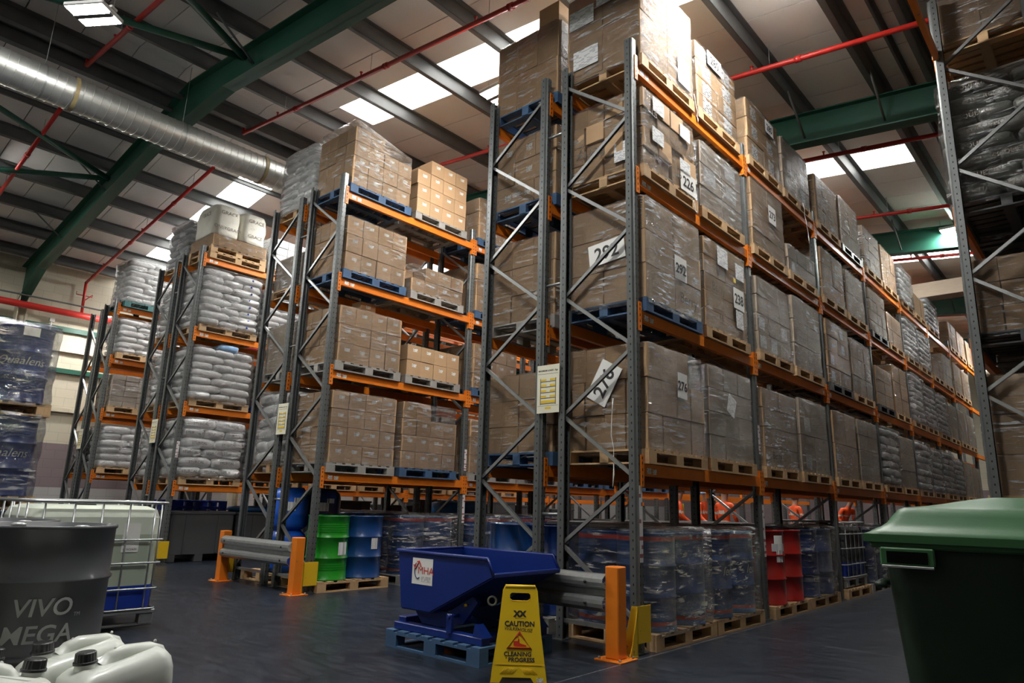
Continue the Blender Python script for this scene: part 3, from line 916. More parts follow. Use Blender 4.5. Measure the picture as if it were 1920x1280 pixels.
# ------------------------------------------------------------------ pallets
def pallet_me(m):
    k = ('pallet', m)
    if k not in CACHE:
        bm = bmesh.new()
        W, D = 1.2, 1.0
        for x in (-.45, 0, .45):
            b_box(bm, x - .05, x + .05, -W / 2, W / 2, 0, .018)
            b_box(bm, x - .05, x + .05, -W / 2, W / 2, .105, .122)
            for y in (-.53, 0, .53): b_box(bm, x - .05, x + .05, y - .07, y + .07, .018, .105)
        for i in range(9):
            y = -W / 2 + .05 + i * (W - .1) / 8
            b_box(bm, -D / 2, D / 2, y - .05, y + .05, .122, .14)
        CACHE[k] = finish(bm, 'pallet', m)
    return CACHE[k]
PH = 0.14
PNAME = {'wood': 'wooden', 'wood_blue': 'blue wooden', 'wood_grey': 'weathered grey', 'plastic_dark': 'black plastic', 'teal_pallet': 'teal plastic', 'pallet_blue': 'blue plastic'}
def pallet(cx, cy, z, m, label, detail=True, rotz=0.0, group='pallets', W=1.2, D=1.0):
    if not detail:
        o = new_obj('pallet', pallet_me(m), None, (cx, cy, z), (0, 0, rotz))
        tag(o, label, 'pallet', group)
        return o
    t = thing('pallet', label, 'pallet', (cx, cy, z), rotz, group)
    for x in (-D / 2 + .05, 0, D / 2 - .05):
        new_obj('base_board', box_me(.1, W, .018, m), t, (x, 0, 0))
        new_obj('stringer_board', box_me(.1, W, .017, m), t, (x, 0, .105))
        for y in (-W / 2 + .07, 0, W / 2 - .07):
            new_obj('block', box_me(.1, .14, .087, m), t, (x, y, .018))
    for y in (-W / 2 + .05, W / 2 - .05):
        new_obj('base_board', box_me(D - 0.2, .1, .016, m), t, (0, y, 0.001))
    for i in range(8):
        y = -W / 2 + .05 + i * (W - .1) / 7
        new_obj('deck_board', box_me(D, .1, .018, m), t, (0, y, .122))
    return t

# ------------------------------------------------------------------ loads
def film_me(w, d, h, seed, amp=0.012, lumps=0.0, taper=0.0, z0=-0.05, top=True, slope=0.0, rows=15):
    """stretch film round a load of depth d (x), width w (y), height h"""
    rnd = random.Random(seed)
    bm = bmesh.new()
    r = 0.05
    hx, hy = d / 2 + 0.012, w / 2 + 0.012
    per = []
    n = 9
    for (ax, ay, bx, by) in ((hx, -hy + r, hx, hy - r), (hx - r, hy, -hx + r, hy), (-hx, hy - r, -hx, -hy + r), (-hx + r, -hy, hx - r, -hy)):
        for i in range(n):
            f = i / (n - 1)
            per.append((ax + (bx - ax) * f, ay + (by - ay) * f))
    off = Vector((rnd.uniform(0, 50), rnd.uniform(0, 50), rnd.uniform(0, 50)))
    rings = []
    def hh(x, y):
        return h + slope * (y / hy)
    for j in range(rows):
        f = j / (rows - 1)
        ring = []
        for (x, y) in per:
            z = z0 + (hh(x, y) - z0) * f
            nv = noise.noise(Vector((x * 3, y * 3, z * 5)) + off)
            k = 1 + (nv * amp + lumps * math.sin(z * 48 + noise.noise(Vector((x * 2, y * 2, 0)) + off) * 3)) / max(hx, hy)
            k -= taper * f
            if j == 0: k -= 0.012
            ring.append(bm.verts.new((x * k, y * k, z)))
        rings.append(ring)
    if top:
        for s, dzz in ((0.9, 0.014), (0.55, 0.018), (0.15, 0.018)):
            ring = []
            for (x, y) in per:
                nv = noise.noise(Vector((x * 4 * s, y * 4 * s, 3)) + off)
                ring.append(bm.verts.new((x * s * (1 - taper), y * s * (1 - taper), hh(x * s, y * s) + dzz + nv * 0.02)))
            rings.append(ring)
    m = len(per)
    for A, B in zip(rings, rings[1:]):
        for k in range(m):
            bm.faces.new((A[k], A[(k + 1) % m], B[(k + 1) % m], B[k])).smooth = True
    if top:
        bm.faces.new(rings[-1])
    return bm

def film(parent, w, d, h, m='film', seed=None, **kw):
    seed = seed if seed is not None else random.randint(0, 99999)
    bm = film_me(w, d, h, seed, **kw)
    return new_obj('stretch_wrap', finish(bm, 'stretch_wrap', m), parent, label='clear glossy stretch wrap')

def carton_load(label, cx, cy, z, ny, nx, nz, w=1.16, d=0.96, h=1.0, m='card', wrap='film', sticker=None, skip=(), jit=0.006,
                group='wrapped carton loads', name='carton_stack', detail=True, slope=0.0, lumps=0.0, extra=0, stick_side=False):
    t = thing(name, label, 'cartons', (cx, cy, z), 0, group)
    cw, cd, ch = w / ny, d / nx, h / nz
    g = 0.005
    if not detail:
        bm = bmesh.new()
        rnd = random.Random(int(cx * 100 + cy * 37 + z * 11))
        for k in range(nz):
            for i in range(ny):
                for a in (0, nx - 1):
                    x0 = -d / 2 + a * cd; y0 = -w / 2 + i * cw
                    j = rnd.uniform(0, 0.012)
                    b_box(bm, x0 + g, x0 + cd - g + j, y0 + g, y0 + cw - g, k * ch, (k + 1) * ch - g)
        if nx > 2:
            b_box(bm, -d / 2 + cd, d / 2 - cd, -w / 2 + g, w / 2 - g, 0, h - g)
        new_obj('carton_block', finish(bm, 'carton_block', m), t)
    else:
        me = box_me(cd - g, cw - g, ch - g, m, 0.004)
        for k in range(nz):
            for i in range(ny):
                for a in range(nx):
                    if (i, a, k) in skip: continue
                    if 0 < a < nx - 1 and 0 < i < ny - 1 and k < nz - 1: continue
                    x = -d / 2 + (a + .5) * cd + random.uniform(-jit, jit); y = -w / 2 + (i + .5) * cw + random.uniform(-jit, jit)
                    c = new_obj('carton', me, t, (x, y, k * ch), (0, 0, random.uniform(-.012, .012)))
                    if sticker and a == nx - 1 and random.random() < (0.45 if sticker[2] == 'label_sheet' else 1):
                        sw, sh, sm, fy, fz = sticker
                        sheet('carton_label', sw, sh, sm, c, (cd / 2 - g / 2 + 0.0015, (fy - .5) * cw + random.uniform(-.006, .006), ch * fz),
                              (PI / 2, random.uniform(-.08, .08), PI / 2))
                    if sticker and stick_side and i == 0:
                        sw, sh, sm, fy, fz = sticker
                        sheet('carton_label', sw, sh, sm, c, ((fy - .5) * cd, -cw / 2 + g / 2 - 0.0015, ch * fz), ROT_Y)
    if wrap:
        film(t, w, d, h, wrap, slope=slope, lumps=lumps, rows=15 if detail else 11)
    return t

def sack_me(a, b, c, m, v):
    k = ('sack', round(a, 3), round(b, 3), round(c, 3), m, v)
    if k not in CACHE:
        bm = bmesh.new()
        nu, nv = 16, 7
        off = Vector((v * 9.1, v * 3.3, 0))
        def sp(x, e): return math.copysign(abs(x) ** e, x)
        rows = []
        for j in range(nv + 1):
            ph = -PI / 2 + PI * j / nv
            row = []
            for i in range(nu):
                th = 2 * PI * i / nu
                x = a * sp(math.cos(ph), .42) * sp(math.cos(th), .36)
                y = b * sp(math.cos(ph), .42) * sp(math.sin(th), .36)
                z = c * sp(math.sin(ph), .65)
                q = 1 + 0.09 * noise.noise(Vector((x * 9, y * 9, z * 14)) + off)
                z *= 1 - 0.28 * (abs(x / a) ** 3 + abs(y / b) ** 3) * .5
                row.append(bm.verts.new((x * q, y * q, z * q + c)))
            rows.append(row)
        for A, B in zip(rows[:-1], rows[1:]):
            for i in range(nu):
                bm.faces.new((A[i], A[(i + 1) % nu], B[(i + 1) % nu], B[i])).smooth = True
        bmesh.ops.remove_doubles(bm, verts=bm.verts[:], dist=1e-4)
        bmesh.ops.recalc_face_normals(bm, faces=bm.faces[:])
        CACHE[k] = finish(bm, 'sack', m)
    return CACHE[k]

def sack_load(label, cx, cy, z, nl, w=1.16, d=0.98, h=1.0, m='sack_white', wrap='film', detail=True, group='wrapped sack loads',
              lab=None, leftover=None, name='sack_stack', slope=0.0):
    t = thing(name, label, 'sacks', (cx, cy, z), 0, group)
    lh = h / nl
    bmj = None if detail else bmesh.new()
    for k in range(nl):
        if k % 2 == 0:
            cells = [(x, y, d / 4, w / 6) for x in (-d / 4, d / 4) for y in (-w / 3, 0, w / 3)]
        else:
            cells = [(x, y, d / 6, w / 4) for x in (-d / 3, 0, d / 3) for y in (-w / 4, w / 4)]
        for (x, y, a, b) in cells:
            if abs(x) < .01 and k < nl - 1 and k % 2 == 1 and abs(y) < w / 3 and False: continue
            me = sack_me(a * 1.05, b * 1.05, lh * 0.60, m, random.randint(0, 2))
            loc = (x + random.uniform(-.015, .015), y + random.uniform(-.015, .015), k * lh - lh * .05)
            if detail:
                s = new_obj('sack', me, t, loc, (random.uniform(-.03, .03), random.uniform(-.03, .03), random.uniform(-.04, .04)))
                if lab and x > 0:
                    text(lab[(k + int(y * 10)) % len(lab)], 0.07, 'ink_soft', s, (a * 1.05 + 0.002, 0, lh * .62), ROT_X, name='printed_name')
            else:
                off = len(bmj.verts)
                vs = [bmj.verts.new(v.co + Vector(loc)) for v in me.vertices]
                for p in me.polygons:
                    try: bmj.faces.new([vs[q] for q in p.vertices]).smooth = True
                    except ValueError: pass
    if bmj is not None:
        o = new_obj('sack_layers', finish(bmj, 'sack_layers', m), t)
    if wrap:
        film(t, w * 1.03, d * 1.03, h + .03, wrap, lumps=0.008, amp=.02, slope=slope)
    return t

def placard(parent, word, w, h, size, loc, rot, tilt=0.0, m='paper'):
    r = (rot[0], tilt, rot[2])
    p = sheet('placard', w, h, m, parent, loc, r, label='white paper placard reading %s' % word)
    text(word, size, 'ink', p, (0, -0.01, 0.0012), (0, 0, 0), bold=0.004)
    return p

def loc_phrase(lv, i, rk):
    return '%s, %s, %s from near end' % (SHELF[lv], rk, ORD[i])

def slot_y(k, j, y0=0.0):
    return y0 + 0.1 + k * PITCH + 0.05 + 0.6 + 1.3 * j

# ------------------------------------------------------------------ loads on the central rack, aisle face
CXA = -0.462
SK_S = (0.09, 0.05, 'label_small', 0.55, 0.66)
SHEET_L = (0.16, 0.2, 'label_sheet', 0.5, 0.55)
BOLD_L = (0.24, 0.2, 'label_bold', 0.5, 0.55)
# (level, bay, slot): (kind, pallet material, height, options)
C = 'carton'; S_ = 'sack'
LOADS_A = {
    (4, 0, 0): (C, 'wood', 1.12, dict(ny=2, nx=2, nz=2, m='card', wrap='film_heavy', d=0.98, w=1.2), 'brown cartons under bright shiny wrap'),
    (4, 0, 1): (C, 'wood', 0.94, dict(ny=2, nx=2, nz=4, m='card', wrap='film_light', sticker=BOLD_L), 'cartons with bold white labels, numbered 280,'),
    (4, 1, 0): (C, 'wood', 0.90, dict(ny=2, nx=2, nz=3, m='card', wrap='film_light', sticker=(0.2, 0.2, 'label_bold', 0.45, 0.5)), 'tall brown cartons with white labels'),
    (4, 1, 1): (C, 'wood', 0.88, dict(ny=2, nx=2, nz=3, m='card_grey', wrap='film', sticker=SHEET_L), 'cartons in loose crumpled wrap'),
    (4, 2, 0): (C, 'wood', 0.86, dict(ny=3, nx=2, nz=3, m='card', wrap='film_heavy'), 'shiny wrapped cartons'),
    (4, 2, 1): (C, 'plastic_dark', 0.95, dict(ny=2, nx=2, nz=3, m='card_grey', wrap='film_heavy'), 'shiny wrapped tall cartons'),
    (4, 3, 0): (C, 'wood', 0.86, dict(ny=3, nx=2, nz=4, m='card_grey', wrap='film_heavy'), 'wrapped grey-brown cartons'),
    (4, 3, 1): (C, 'wood', 0.86, dict(ny=3, nx=2, nz=2, m='card', wrap='film_light'), 'bare tan cartons'),
    (4, 4, 0): (S_, 'wood', 0.80, dict(nl=6, m='sack_white', wrap='film'), 'silver-white sacks'),
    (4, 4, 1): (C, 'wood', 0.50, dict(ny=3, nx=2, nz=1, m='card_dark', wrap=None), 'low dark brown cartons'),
    (4, 5, 0): (S_, 'wood', 0.70, dict(nl=6, m='sack_grey', wrap='film'), 'grey sacks'),
    (4, 6, 0): (C, 'wood', 0.72, dict(ny=3, nx=2, nz=3, m='card', wrap='film_light'), 'tan cartons'),
    (4, 6, 1): (C, 'wood', 0.70, dict(ny=3, nx=2, nz=3, m='card', wrap='film_heavy'), 'shiny wrapped tan cartons'),
    (4, 7, 0): (C, 'wood', 0.70, dict(ny=3, nx=2, nz=3, m='card', wrap='film_heavy'), 'wrapped tan cartons'),
    (3, 0, 0): (C, 'wood', 0.90, dict(ny=4, nx=4, nz=4, m='card', wrap='film', jit=0.02), 'wrapped cartons printed 16, placard 226,'),
    (3, 0, 1): (C, 'wood', 0.86, dict(ny=2, nx=2, nz=3, m='card_grey', wrap='film_heavy', sticker=(0.3, 0.2, 'label_sheet', 0.45, 0.55)), 'pale wrapped cartons with paper sheets'),
    (3, 1, 0): (C, 'wood', 0.98, dict(ny=2, nx=2, nz=4, m='card', wrap='film_light'), 'tall cartons with placard 273'),
    (3, 1, 1): (C, 'wood', 0.42, dict(ny=3, nx=3, nz=2, m='card_grey', wrap='film', sticker=(0.12, 0.13, 'label_sheet', 0.5, 0.5)), 'low wrapped cartons'),
    (3, 2, 0): (C, 'wood', 0.84, dict(ny=2, nx=2, nz=3, m='card', wrap='film_heavy'), 'very shiny wrapped cartons'),
    (3, 2, 1): (C, 'wood', 0.82, dict(ny=1, nx=2, nz=2, m='card_grey', wrap='film_heavy', w=1.05), 'leaning wrapped cartons'),
    (3, 3, 0): (C, 'plastic_dark', 0.86, dict(ny=4, nx=2, nz=4, m='card_grey', wrap='film'), 'wrapped small cartons'),
    (3, 3, 1): (C, 'wood', 0.66, dict(ny=3, nx=2, nz=2, m='card', wrap='film_light'), 'tan cartons half wrapped'),
    (3, 4, 0): (S_, 'wood', 0.86, dict(nl=7, m='sack_white', wrap='film_heavy'), 'shiny white sacks'),
    (3, 4, 1): (S_, 'wood', 0.80, dict(nl=7, m='sack_white', wrap='film'), 'white sacks'),
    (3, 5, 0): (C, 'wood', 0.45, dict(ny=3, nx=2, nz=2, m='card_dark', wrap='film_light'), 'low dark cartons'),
    (3, 5, 1): (C, 'wood', 0.80, dict(ny=3, nx=2, nz=3, m='card_grey', wrap='film'), 'wrapped cartons'),
    (3, 6, 0): (C, 'wood', 0.80, dict(ny=3, nx=2, nz=3, m='card', wrap='film_heavy'), 'shiny wrapped cartons'),
    (3, 6, 1): (C, 'wood', 0.80, dict(ny=3, nx=2, nz=3, m='card', wrap='film_heavy'), 'shiny wrapped cartons'),
    (2, 0, 0): (C, 'wood_blue', 1.08, dict(ny=2, nx=2, nz=3, m='card', wrap='film_heavy', w=1.2, d=0.99), 'big wrapped cartons with placards 292'),
    (2, 0, 1): (C, 'wood', 1.07, dict(ny=2, nx=2, nz=5, m='card', wrap='film_light', sticker=(0.0, 0.0, 'label_sheet', 0.5, 0.5)), 'cartons with placard 238'),
    (2, 1, 0): (C, 'wood', 1.0, dict(ny=3, nx=3, nz=4, m='card_grey', wrap='film', sticker=(0.2, 0.16, 'label_sheet', 0.4, 0.5)), 'wrapped cartons with printed sheets'),
    (2, 1, 1): (C, 'wood', 1.06, dict(ny=2, nx=2, nz=3, m='card_grey', wrap='film_heavy'), 'densely wrapped cartons'),
    (2, 2, 0): (C, 'plastic_dark', 1.04, dict(ny=2, nx=2, nz=4, m='card', wrap='film', sticker=(0.17, 0.15, 'label_sheet', 0.4, 0.5)), 'wrapped cartons on black plastic'),
    (2, 2, 1): (C, 'wood', 0.98, dict(ny=3, nx=2, nz=3, m='card_grey', wrap='film_heavy'), 'shiny wrapped tall cartons'),
    (2, 3, 0): (C, 'plastic_dark', 0.74, dict(ny=2, nx=2, nz=3, m='card', wrap='film_heavy'), 'lower wrapped cartons on black plastic'),
    (2, 3, 1): (C, 'wood', 0.98, dict(ny=2, nx=2, nz=3, m='card', wrap='film_light'), 'tall tan cartons'),
    (2, 4, 0): (S_, 'wood', 1.02, dict(nl=8, m='sack_grey', wrap='film_heavy'), 'grey sacks'),
    (2, 4, 1): (S_, 'wood', 0.95, dict(nl=8, m='sack_grey', wrap='film'), 'grey sacks'),
    (2, 5, 0): (S_, 'wood', 0.95, dict(nl=8, m='sack_grey', wrap='film'), 'dull grey sacks'),
    (2, 5, 1): (C, 'wood', 0.9, dict(ny=3, nx=2, nz=3, m='card_grey', wrap='film'), 'wrapped cartons'),
    (2, 6, 0): (C, 'wood', 0.9, dict(ny=3, nx=2, nz=3, m='card_grey', wrap='film'), 'wrapped cartons'),
    (2, 6, 1): (C, 'wood', 0.9, dict(ny=2, nx=2, nz=3, m='card_grey', wrap='film_heavy'), 'wrapped cartons'),
    (1, 0, 0): (C, 'wood', 1.03, dict(ny=4, nx=4, nz=3, m='card', wrap='film_light', jit=0.012, skip={(3, 3, 2), (3, 2, 2)}), 'sagging wrapped cartons with placards 276'),
    (1, 0, 1): (C, 'wood', 1.03, dict(ny=3, nx=3, nz=4, m='card_grey', wrap='film'), 'wrapped cartons with a torn white label'),
    (1, 1, 0): (C, 'wood', 0.98, dict(ny=2, nx=2, nz=4, m='card_dark', wrap='film_heavy'), 'dark cartons in milky torn wrap'),
    (1, 1, 1): (C, 'wood', 1.03, dict(ny=2, nx=2, nz=2, m='card_grey', wrap='film', sticker=(0.22, 0.2, 'label_sheet', 0.5, 0.3)), 'tall wrapped cartons with two paper sheets'),
    (1, 2, 0): (C, 'wood', 1.03, dict(ny=2, nx=2, nz=2, m='card', wrap='film'), 'wrapped brown cartons'),
    (1, 2, 1): (C, 'wood', 1.03, dict(ny=2, nx=2, nz=4, m='card_grey', wrap='film'), 'wrapped grey-brown cartons'),
    (1, 3, 0): (S_, 'wood', 1.03, dict(nl=7, m='sack_grey', wrap='film'), 'lumpy grey sacks'),
    (1, 3, 1): (C, 'wood', 1.0, dict(ny=2, nx=2, nz=3, m='card_grey', wrap='film'), 'wrapped cartons'),
    (1, 4, 0): (S_, 'wood', 1.0, dict(nl=7, m='sack_grey', wrap='film_heavy'), 'lumpy grey sacks'),
    (1, 4, 1): (S_, 'wood', 0.95, dict(nl=7, m='sack_grey', wrap='film'), 'grey sacks'),
    (1, 5, 0): (S_, 'wood', 0.98, dict(nl=7, m='sack_grey', wrap='film_heavy'), 'grey sacks'),
    (1, 5, 1): (S_, 'wood', 0.9, dict(nl=7, m='sack_grey', wrap='film'), 'grey sacks'),
    (1, 6, 0): (C, 'wood', 0.9, dict(ny=3, nx=2, nz=3, m='card_grey', wrap='film'), 'wrapped cartons'),
    (1, 6, 1): (C, 'wood', 0.85, dict(ny=3, nx=2, nz=3, m='card_grey', wrap='film'), 'wrapped cartons'),
}
GOT = {}
def put(lv, k, j, spec, cx, y0, levels, rk, far, key, yoff=0.0):
    kind, pm, h, op, desc = spec
    op = dict(op)
    if op.get('sticker') and op['sticker'][0] == 0: op.pop('sticker')
    z = levels[lv - 1]
    cy = slot_y(k, j, y0) + yoff
    where = loc_phrase(lv, 2 * k + j, rk)
    pallet(cx, cy, z, pm, '%s pallet, %s' % (PNAME[pm], where), detail=not far, group='pallets in the racks')
    lab = '%s, %s' % (desc.rstrip(','), where)
    if kind == C:
        t = carton_load(lab, cx, cy, z + PH, h=h, detail=not far, **op)
    else:
        t = sack_load(lab, cx, cy, z + PH, h=h, detail=not far, **op)
    GOT[(key, lv, k, j)] = t
    return t
for (lv, k, j), spec in LOADS_A.items():
    put(lv, k, j, spec, CXA, 0.0, A_LV, 'central rack', k >= 4, 'A')

# placards and printing on the near loads
fx = 0.035
def G(lv, k, j): return GOT[('A', lv, k, j)]
placard(G(1, 0, 0), '276', 0.2, 0.26, 0.13, (0.506, 0.08, 0.68), ROT_X, 0.05)
placard(G(1, 0, 0), '276', 0.42, 0.26, 0.2, (-0.0, -0.6, 0.66), ROT_Y, -1.05)
placard(G(2, 0, 0), '292', 0.26, 0.26, 0.15, (0.506, 0.12, 0.48), ROT_X)
placard(G(2, 0, 0), '292', 0.44, 0.24, 0.2, (0.05, -0.617, 0.56), ROT_Y, -0.1)
text('Berry', 0.17, 'ink_soft', G(2, 0, 0), (0.506, 0.28, 0.16), ROT_X)
placard(G(2, 0, 1), '238', 0.3, 0.26, 0.17, (0.506, 0.3, 0.5), ROT_X)
text('Berry', 0.15, 'ink_soft', G(2, 0, 1), (0.5, -0.25, 0.5), ROT_X)
text('16', 0.13, 'ink_soft', G(2, 0, 1), (0.5, -0.25, 0.72), ROT_X)
text('6', 0.18, 'ink_soft', G(2, 0, 1), (-0.1, -0.592, 0.52), ROT_Y)
text('16', 0.12, 'ink_soft', G(2, 0, 1), (0.5, -0.2, 0.16), ROT_X)
sheet('delivery_note', 0.28, 0.24, 'label_sheet', G(2, 0, 1), (0.506, -0.12, 0.92), ROT_X)
sheet('yellow_note', 0.07, 0.06, 'sign_yellow', G(2, 0, 1), (0.506, 0.2, 0.72), ROT_X, label='yellow sticky note')
sheet('delivery_note', 0.24, 0.2, 'label_sheet', G(2, 0, 1), (0.506, 0.36, 0.86), ROT_X)
sheet('delivery_note', 0.2, 0.22, 'label_sheet', G(2, 0, 1), (0.506, 0.3, 0.24), ROT_X)
placard(G(3, 0, 0), '226', 0.36, 0.24, 0.17, (0.506, 0.36, 0.13), ROT_X)
for (yy, zz, w_) in ((-0.35, 0.17, '16'), (0.1, 0.5, '16'), (0.42, 0.5, '16'), (0.14, 0.16, '16'), (-0.38, 0.66, '16')):
    text(w_, 0.13, 'ink_soft', G(3, 0, 0), (0.506, yy, zz), ROT_X)
for (yy, zz) in ((-0.28, 0.78), (0.32, 0.74), (-0.3, 0.42), (0.3, 0.3)):
    sheet('delivery_note', 0.24, 0.17, 'label_sheet', G(3, 0, 0), (0.506, yy, zz), ROT_X)
text('Berry', 0.17, 'ink_soft', G(3, 0, 0), (-0.16, -0.597, 0.32), (PI / 2, PI, 0))
sheet('delivery_note', 0.2, 0.22, 'label_sheet', G(3, 0, 0), (0.24, -0.597, 0.22), ROT_Y)
placard(G(3, 1, 0), '273', 0.26, 0.26, 0.15, (0.506, 0.1, 0.62), ROT_X)
placard(G(4, 0, 1), '280', 0.4, 0.2, 0.16, (0.506, -0.1, 0.84), ROT_X)
placard(G(4, 1, 0), '280', 0.3, 0.2, 0.14, (0.506, 0.2, 0.74), ROT_X, m='label_sheet')
for z_, x_ in ((0.3, -0.22), (0.85, -0.28), (1.0, 0.1)):
    sheet('delivery_note', 0.34, 0.24, 'label_sheet', G(4, 0, 0), (x_, -0.62, z_ - 0.05), ROT_Y)
sheet('delivery_note', 0.3, 0.36, 'label_sheet', G(4, 0, 0), (0.506, 0.35, 0.25), ROT_X)
sheet('torn_label', 0.2, 0.22, 'label_sheet', G(1, 0, 1), (0.506, -0.05, 0.62), (PI / 2, 0.4, PI / 2), label='torn white label')
text('Berry', 0.13, 'ink', G(1, 1, 0), (0.506, -0.25, 0.14), ROT_X)
text('16', 0.1, 'ink', G(1, 1, 0), (0.506, -0.28, 0.42), ROT_X)
# loose twists of film hanging off the pallets
def tail(x, y, z, L, label, seed):
    rnd = random.Random(seed)
    p = Vector((x, y, z)); pts = [p.copy()]
    for i in range(7):
        p = p + Vector((rnd.uniform(0, .015), rnd.uniform(-.03, .03), -L / 7)); pts.append(p.copy())
    o = tube('film_tail', pts, [0.008, .003, .003, .005, .003, .003, .008, .003], 'paper', None, 6)
    tag(o, label, 'film tail', 'loose film tails')
tail(0.06, 1.30, 6.02, 0.42, 'white twist of film hanging off the top shelf beside placard 226', 1)
tail(0.06, 4.95, 5.95, 0.7, 'long white film tail hanging from the top shelf of the central rack', 2)
tail(0.055, 1.2, 4.62, 0.18, 'knot of film under placard 226 on the third shelf', 3)
tail(-0.32, 0.10, 2.25, 0.85, 'twist of film trailing down the end of the 276 cartons', 4)

# ---- rear half of the central rack: only its near loads can be seen
CXA2 = XA2 + 0.462
REAR_A = {
    (4, 0, 0): (C, 'wood_blue', 1.0, dict(ny=2, nx=3, nz=2, m='card', wrap='film_light', d=0.98), 'tall column of long cartons'),
    (3, 0, 0): (C, 'wood_blue', 0.88, dict(ny=3, nx=3, nz=3, m='card', wrap='film', sticker=(0.09, 0.07, 'label_small', 0.7, 0.5), stick_side=True), 'wrapped cartons'),
    (2, 0, 0): (C, 'wood_grey', 0.98, dict(ny=3, nx=3, nz=3, m='card', wrap='film'), 'wrapped cartons'),
    (1, 0, 0): (C, 'wood_blue', 0.86, dict(ny=3, nx=4, nz=3, m='card', wrap='film_light'), 'wrapped cartons'),
    (3, 0, 1): (C, 'wood', 0.8, dict(ny=2, nx=2, nz=2, m='card', wrap=None), 'plain cartons'),
    (1, 0, 1): (C, 'wood_blue', 0.8, dict(ny=3, nx=2, nz=3, m='card_dark', wrap=None), 'plain cartons'),
    (1, 1, 0): (C, 'wood_blue', 0.8, dict(ny=3, nx=2, nz=3, m='card_dark', wrap=None), 'plain cartons'),
}
for (lv, k, j), spec in REAR_A.items():
    put(lv, k, j, spec, CXA2, 0.0, A_LV, "central rack's rear half", k >= 1, 'A2')
g = GOT[('A2', 4, 0, 0)]
box('tall_carton', 0.16, 0.47, -0.56, -0.05, 1.0, 1.28, 'card', g, 0.004)

# ------------------------------------------------------------------ labelled-carton rack
CXB = XB - 0.462
LOADS_B = {
    (4, 0, 0): (C, 'wood_blue', 0.98, dict(ny=4, nx=4, nz=4, wrap='film', sticker=SK_S, skip={(3, 3, 3), (3, 2, 3), (2, 3, 3)}, slope=-0.12), 'labelled cartons in bright sloping wrap'),
    (4, 0, 1): (C, 'wood_grey', 1.04, dict(ny=4, nx=3, nz=4, wrap=None, sticker=SK_S, skip={(0, 2, 3), (0, 1, 3)}), 'unwrapped labelled cartons'),
    (3, 0, 0): (C, 'wood_blue', 0.86, dict(ny=4, nx=4, nz=3, wrap='film_light', sticker=SK_S), 'labelled cartons in clear wrap'),
    (3, 0, 1): (C, 'wood_grey', 0.46, dict(ny=4, nx=3, nz=2, wrap='film_light', sticker=SK_S, skip={(0, 2, 1)}), 'two low layers of labelled cartons'),
    (2, 0, 0): (C, 'wood_grey', 0.84, dict(ny=4, nx=4, nz=3, wrap='film_light', sticker=SK_S), 'labelled cartons with one box on top'),
    (2, 0, 1): (C, 'wood_grey', 0.5, dict(ny=4, nx=3, nz=2, wrap=None, sticker=SK_S), 'two plain layers of labelled cartons'),
    (1, 0, 0): (C, 'wood_grey', 1.02, dict(ny=4, nx=4, nz=4, wrap='film', sticker=SK_S), 'labelled cartons with diagonal wrap'),
    (1, 0, 1): (C, 'wood_blue', 1.02, dict(ny=4, nx=3, nz=4, wrap='film_light', sticker=SK_S, skip={(3, 2, 3), (2, 2, 3), (3, 1, 3)}), 'labelled cartons with two missing from the top'),
    (4, 1, 0): (C, 'wood_blue', 0.8, dict(ny=4, nx=3, nz=3, wrap='film_light', sticker=SK_S), 'labelled cartons'),
    (4, 1, 1): (C, 'wood_blue', 0.8, dict(ny=4, nx=3, nz=3, wrap='film', sticker=SK_S), 'labelled cartons'),
    (3, 1, 0): (C, 'wood_blue', 0.9, dict(ny=4, nx=3, nz=3, wrap='film_light', sticker=SK_S), 'labelled cartons'),
    (3, 1, 1): (C, 'wood_grey', 0.9, dict(ny=4, nx=3, nz=3, wrap='film_light', sticker=SK_S), 'labelled cartons'),
    (2, 1, 0): (C, 'wood_blue', 0.8, dict(ny=4, nx=3, nz=3, wrap='film_light', sticker=SK_S), 'labelled cartons'),
    (1, 1, 0): (C, 'wood_grey', 0.9, dict(ny=4, nx=3, nz=3, wrap='film_light', sticker=SK_S), 'labelled cartons'),
    (1, 1, 1): (C, 'wood_grey', 0.3, dict(ny=4, nx=3, nz=1, wrap='film_light'), 'one layer of cartons'),
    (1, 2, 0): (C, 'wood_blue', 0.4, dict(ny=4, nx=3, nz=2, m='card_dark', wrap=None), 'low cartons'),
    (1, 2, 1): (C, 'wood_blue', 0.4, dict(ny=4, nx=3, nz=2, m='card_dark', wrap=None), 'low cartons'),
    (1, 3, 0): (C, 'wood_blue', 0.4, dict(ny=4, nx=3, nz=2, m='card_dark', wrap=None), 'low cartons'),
}
for (lv, k, j), spec in LOADS_B.items():
    put(lv, k, j, spec, CXB, YB_, B_LV, 'labelled-carton rack', k >= 2, 'B', yoff=-0.04)
c = new_obj('carton', box_me(0.24, 0.28, 0.22, 'card', 0.004), GOT[('B', 2, 0, 0)], (0.1, 0.1, 0.84))
sheet('carton_label', 0.09, 0.05, 'label_small', c, (0.1215, 0, 0.15), ROT_X)
CXB2 = XB2 + 0.462
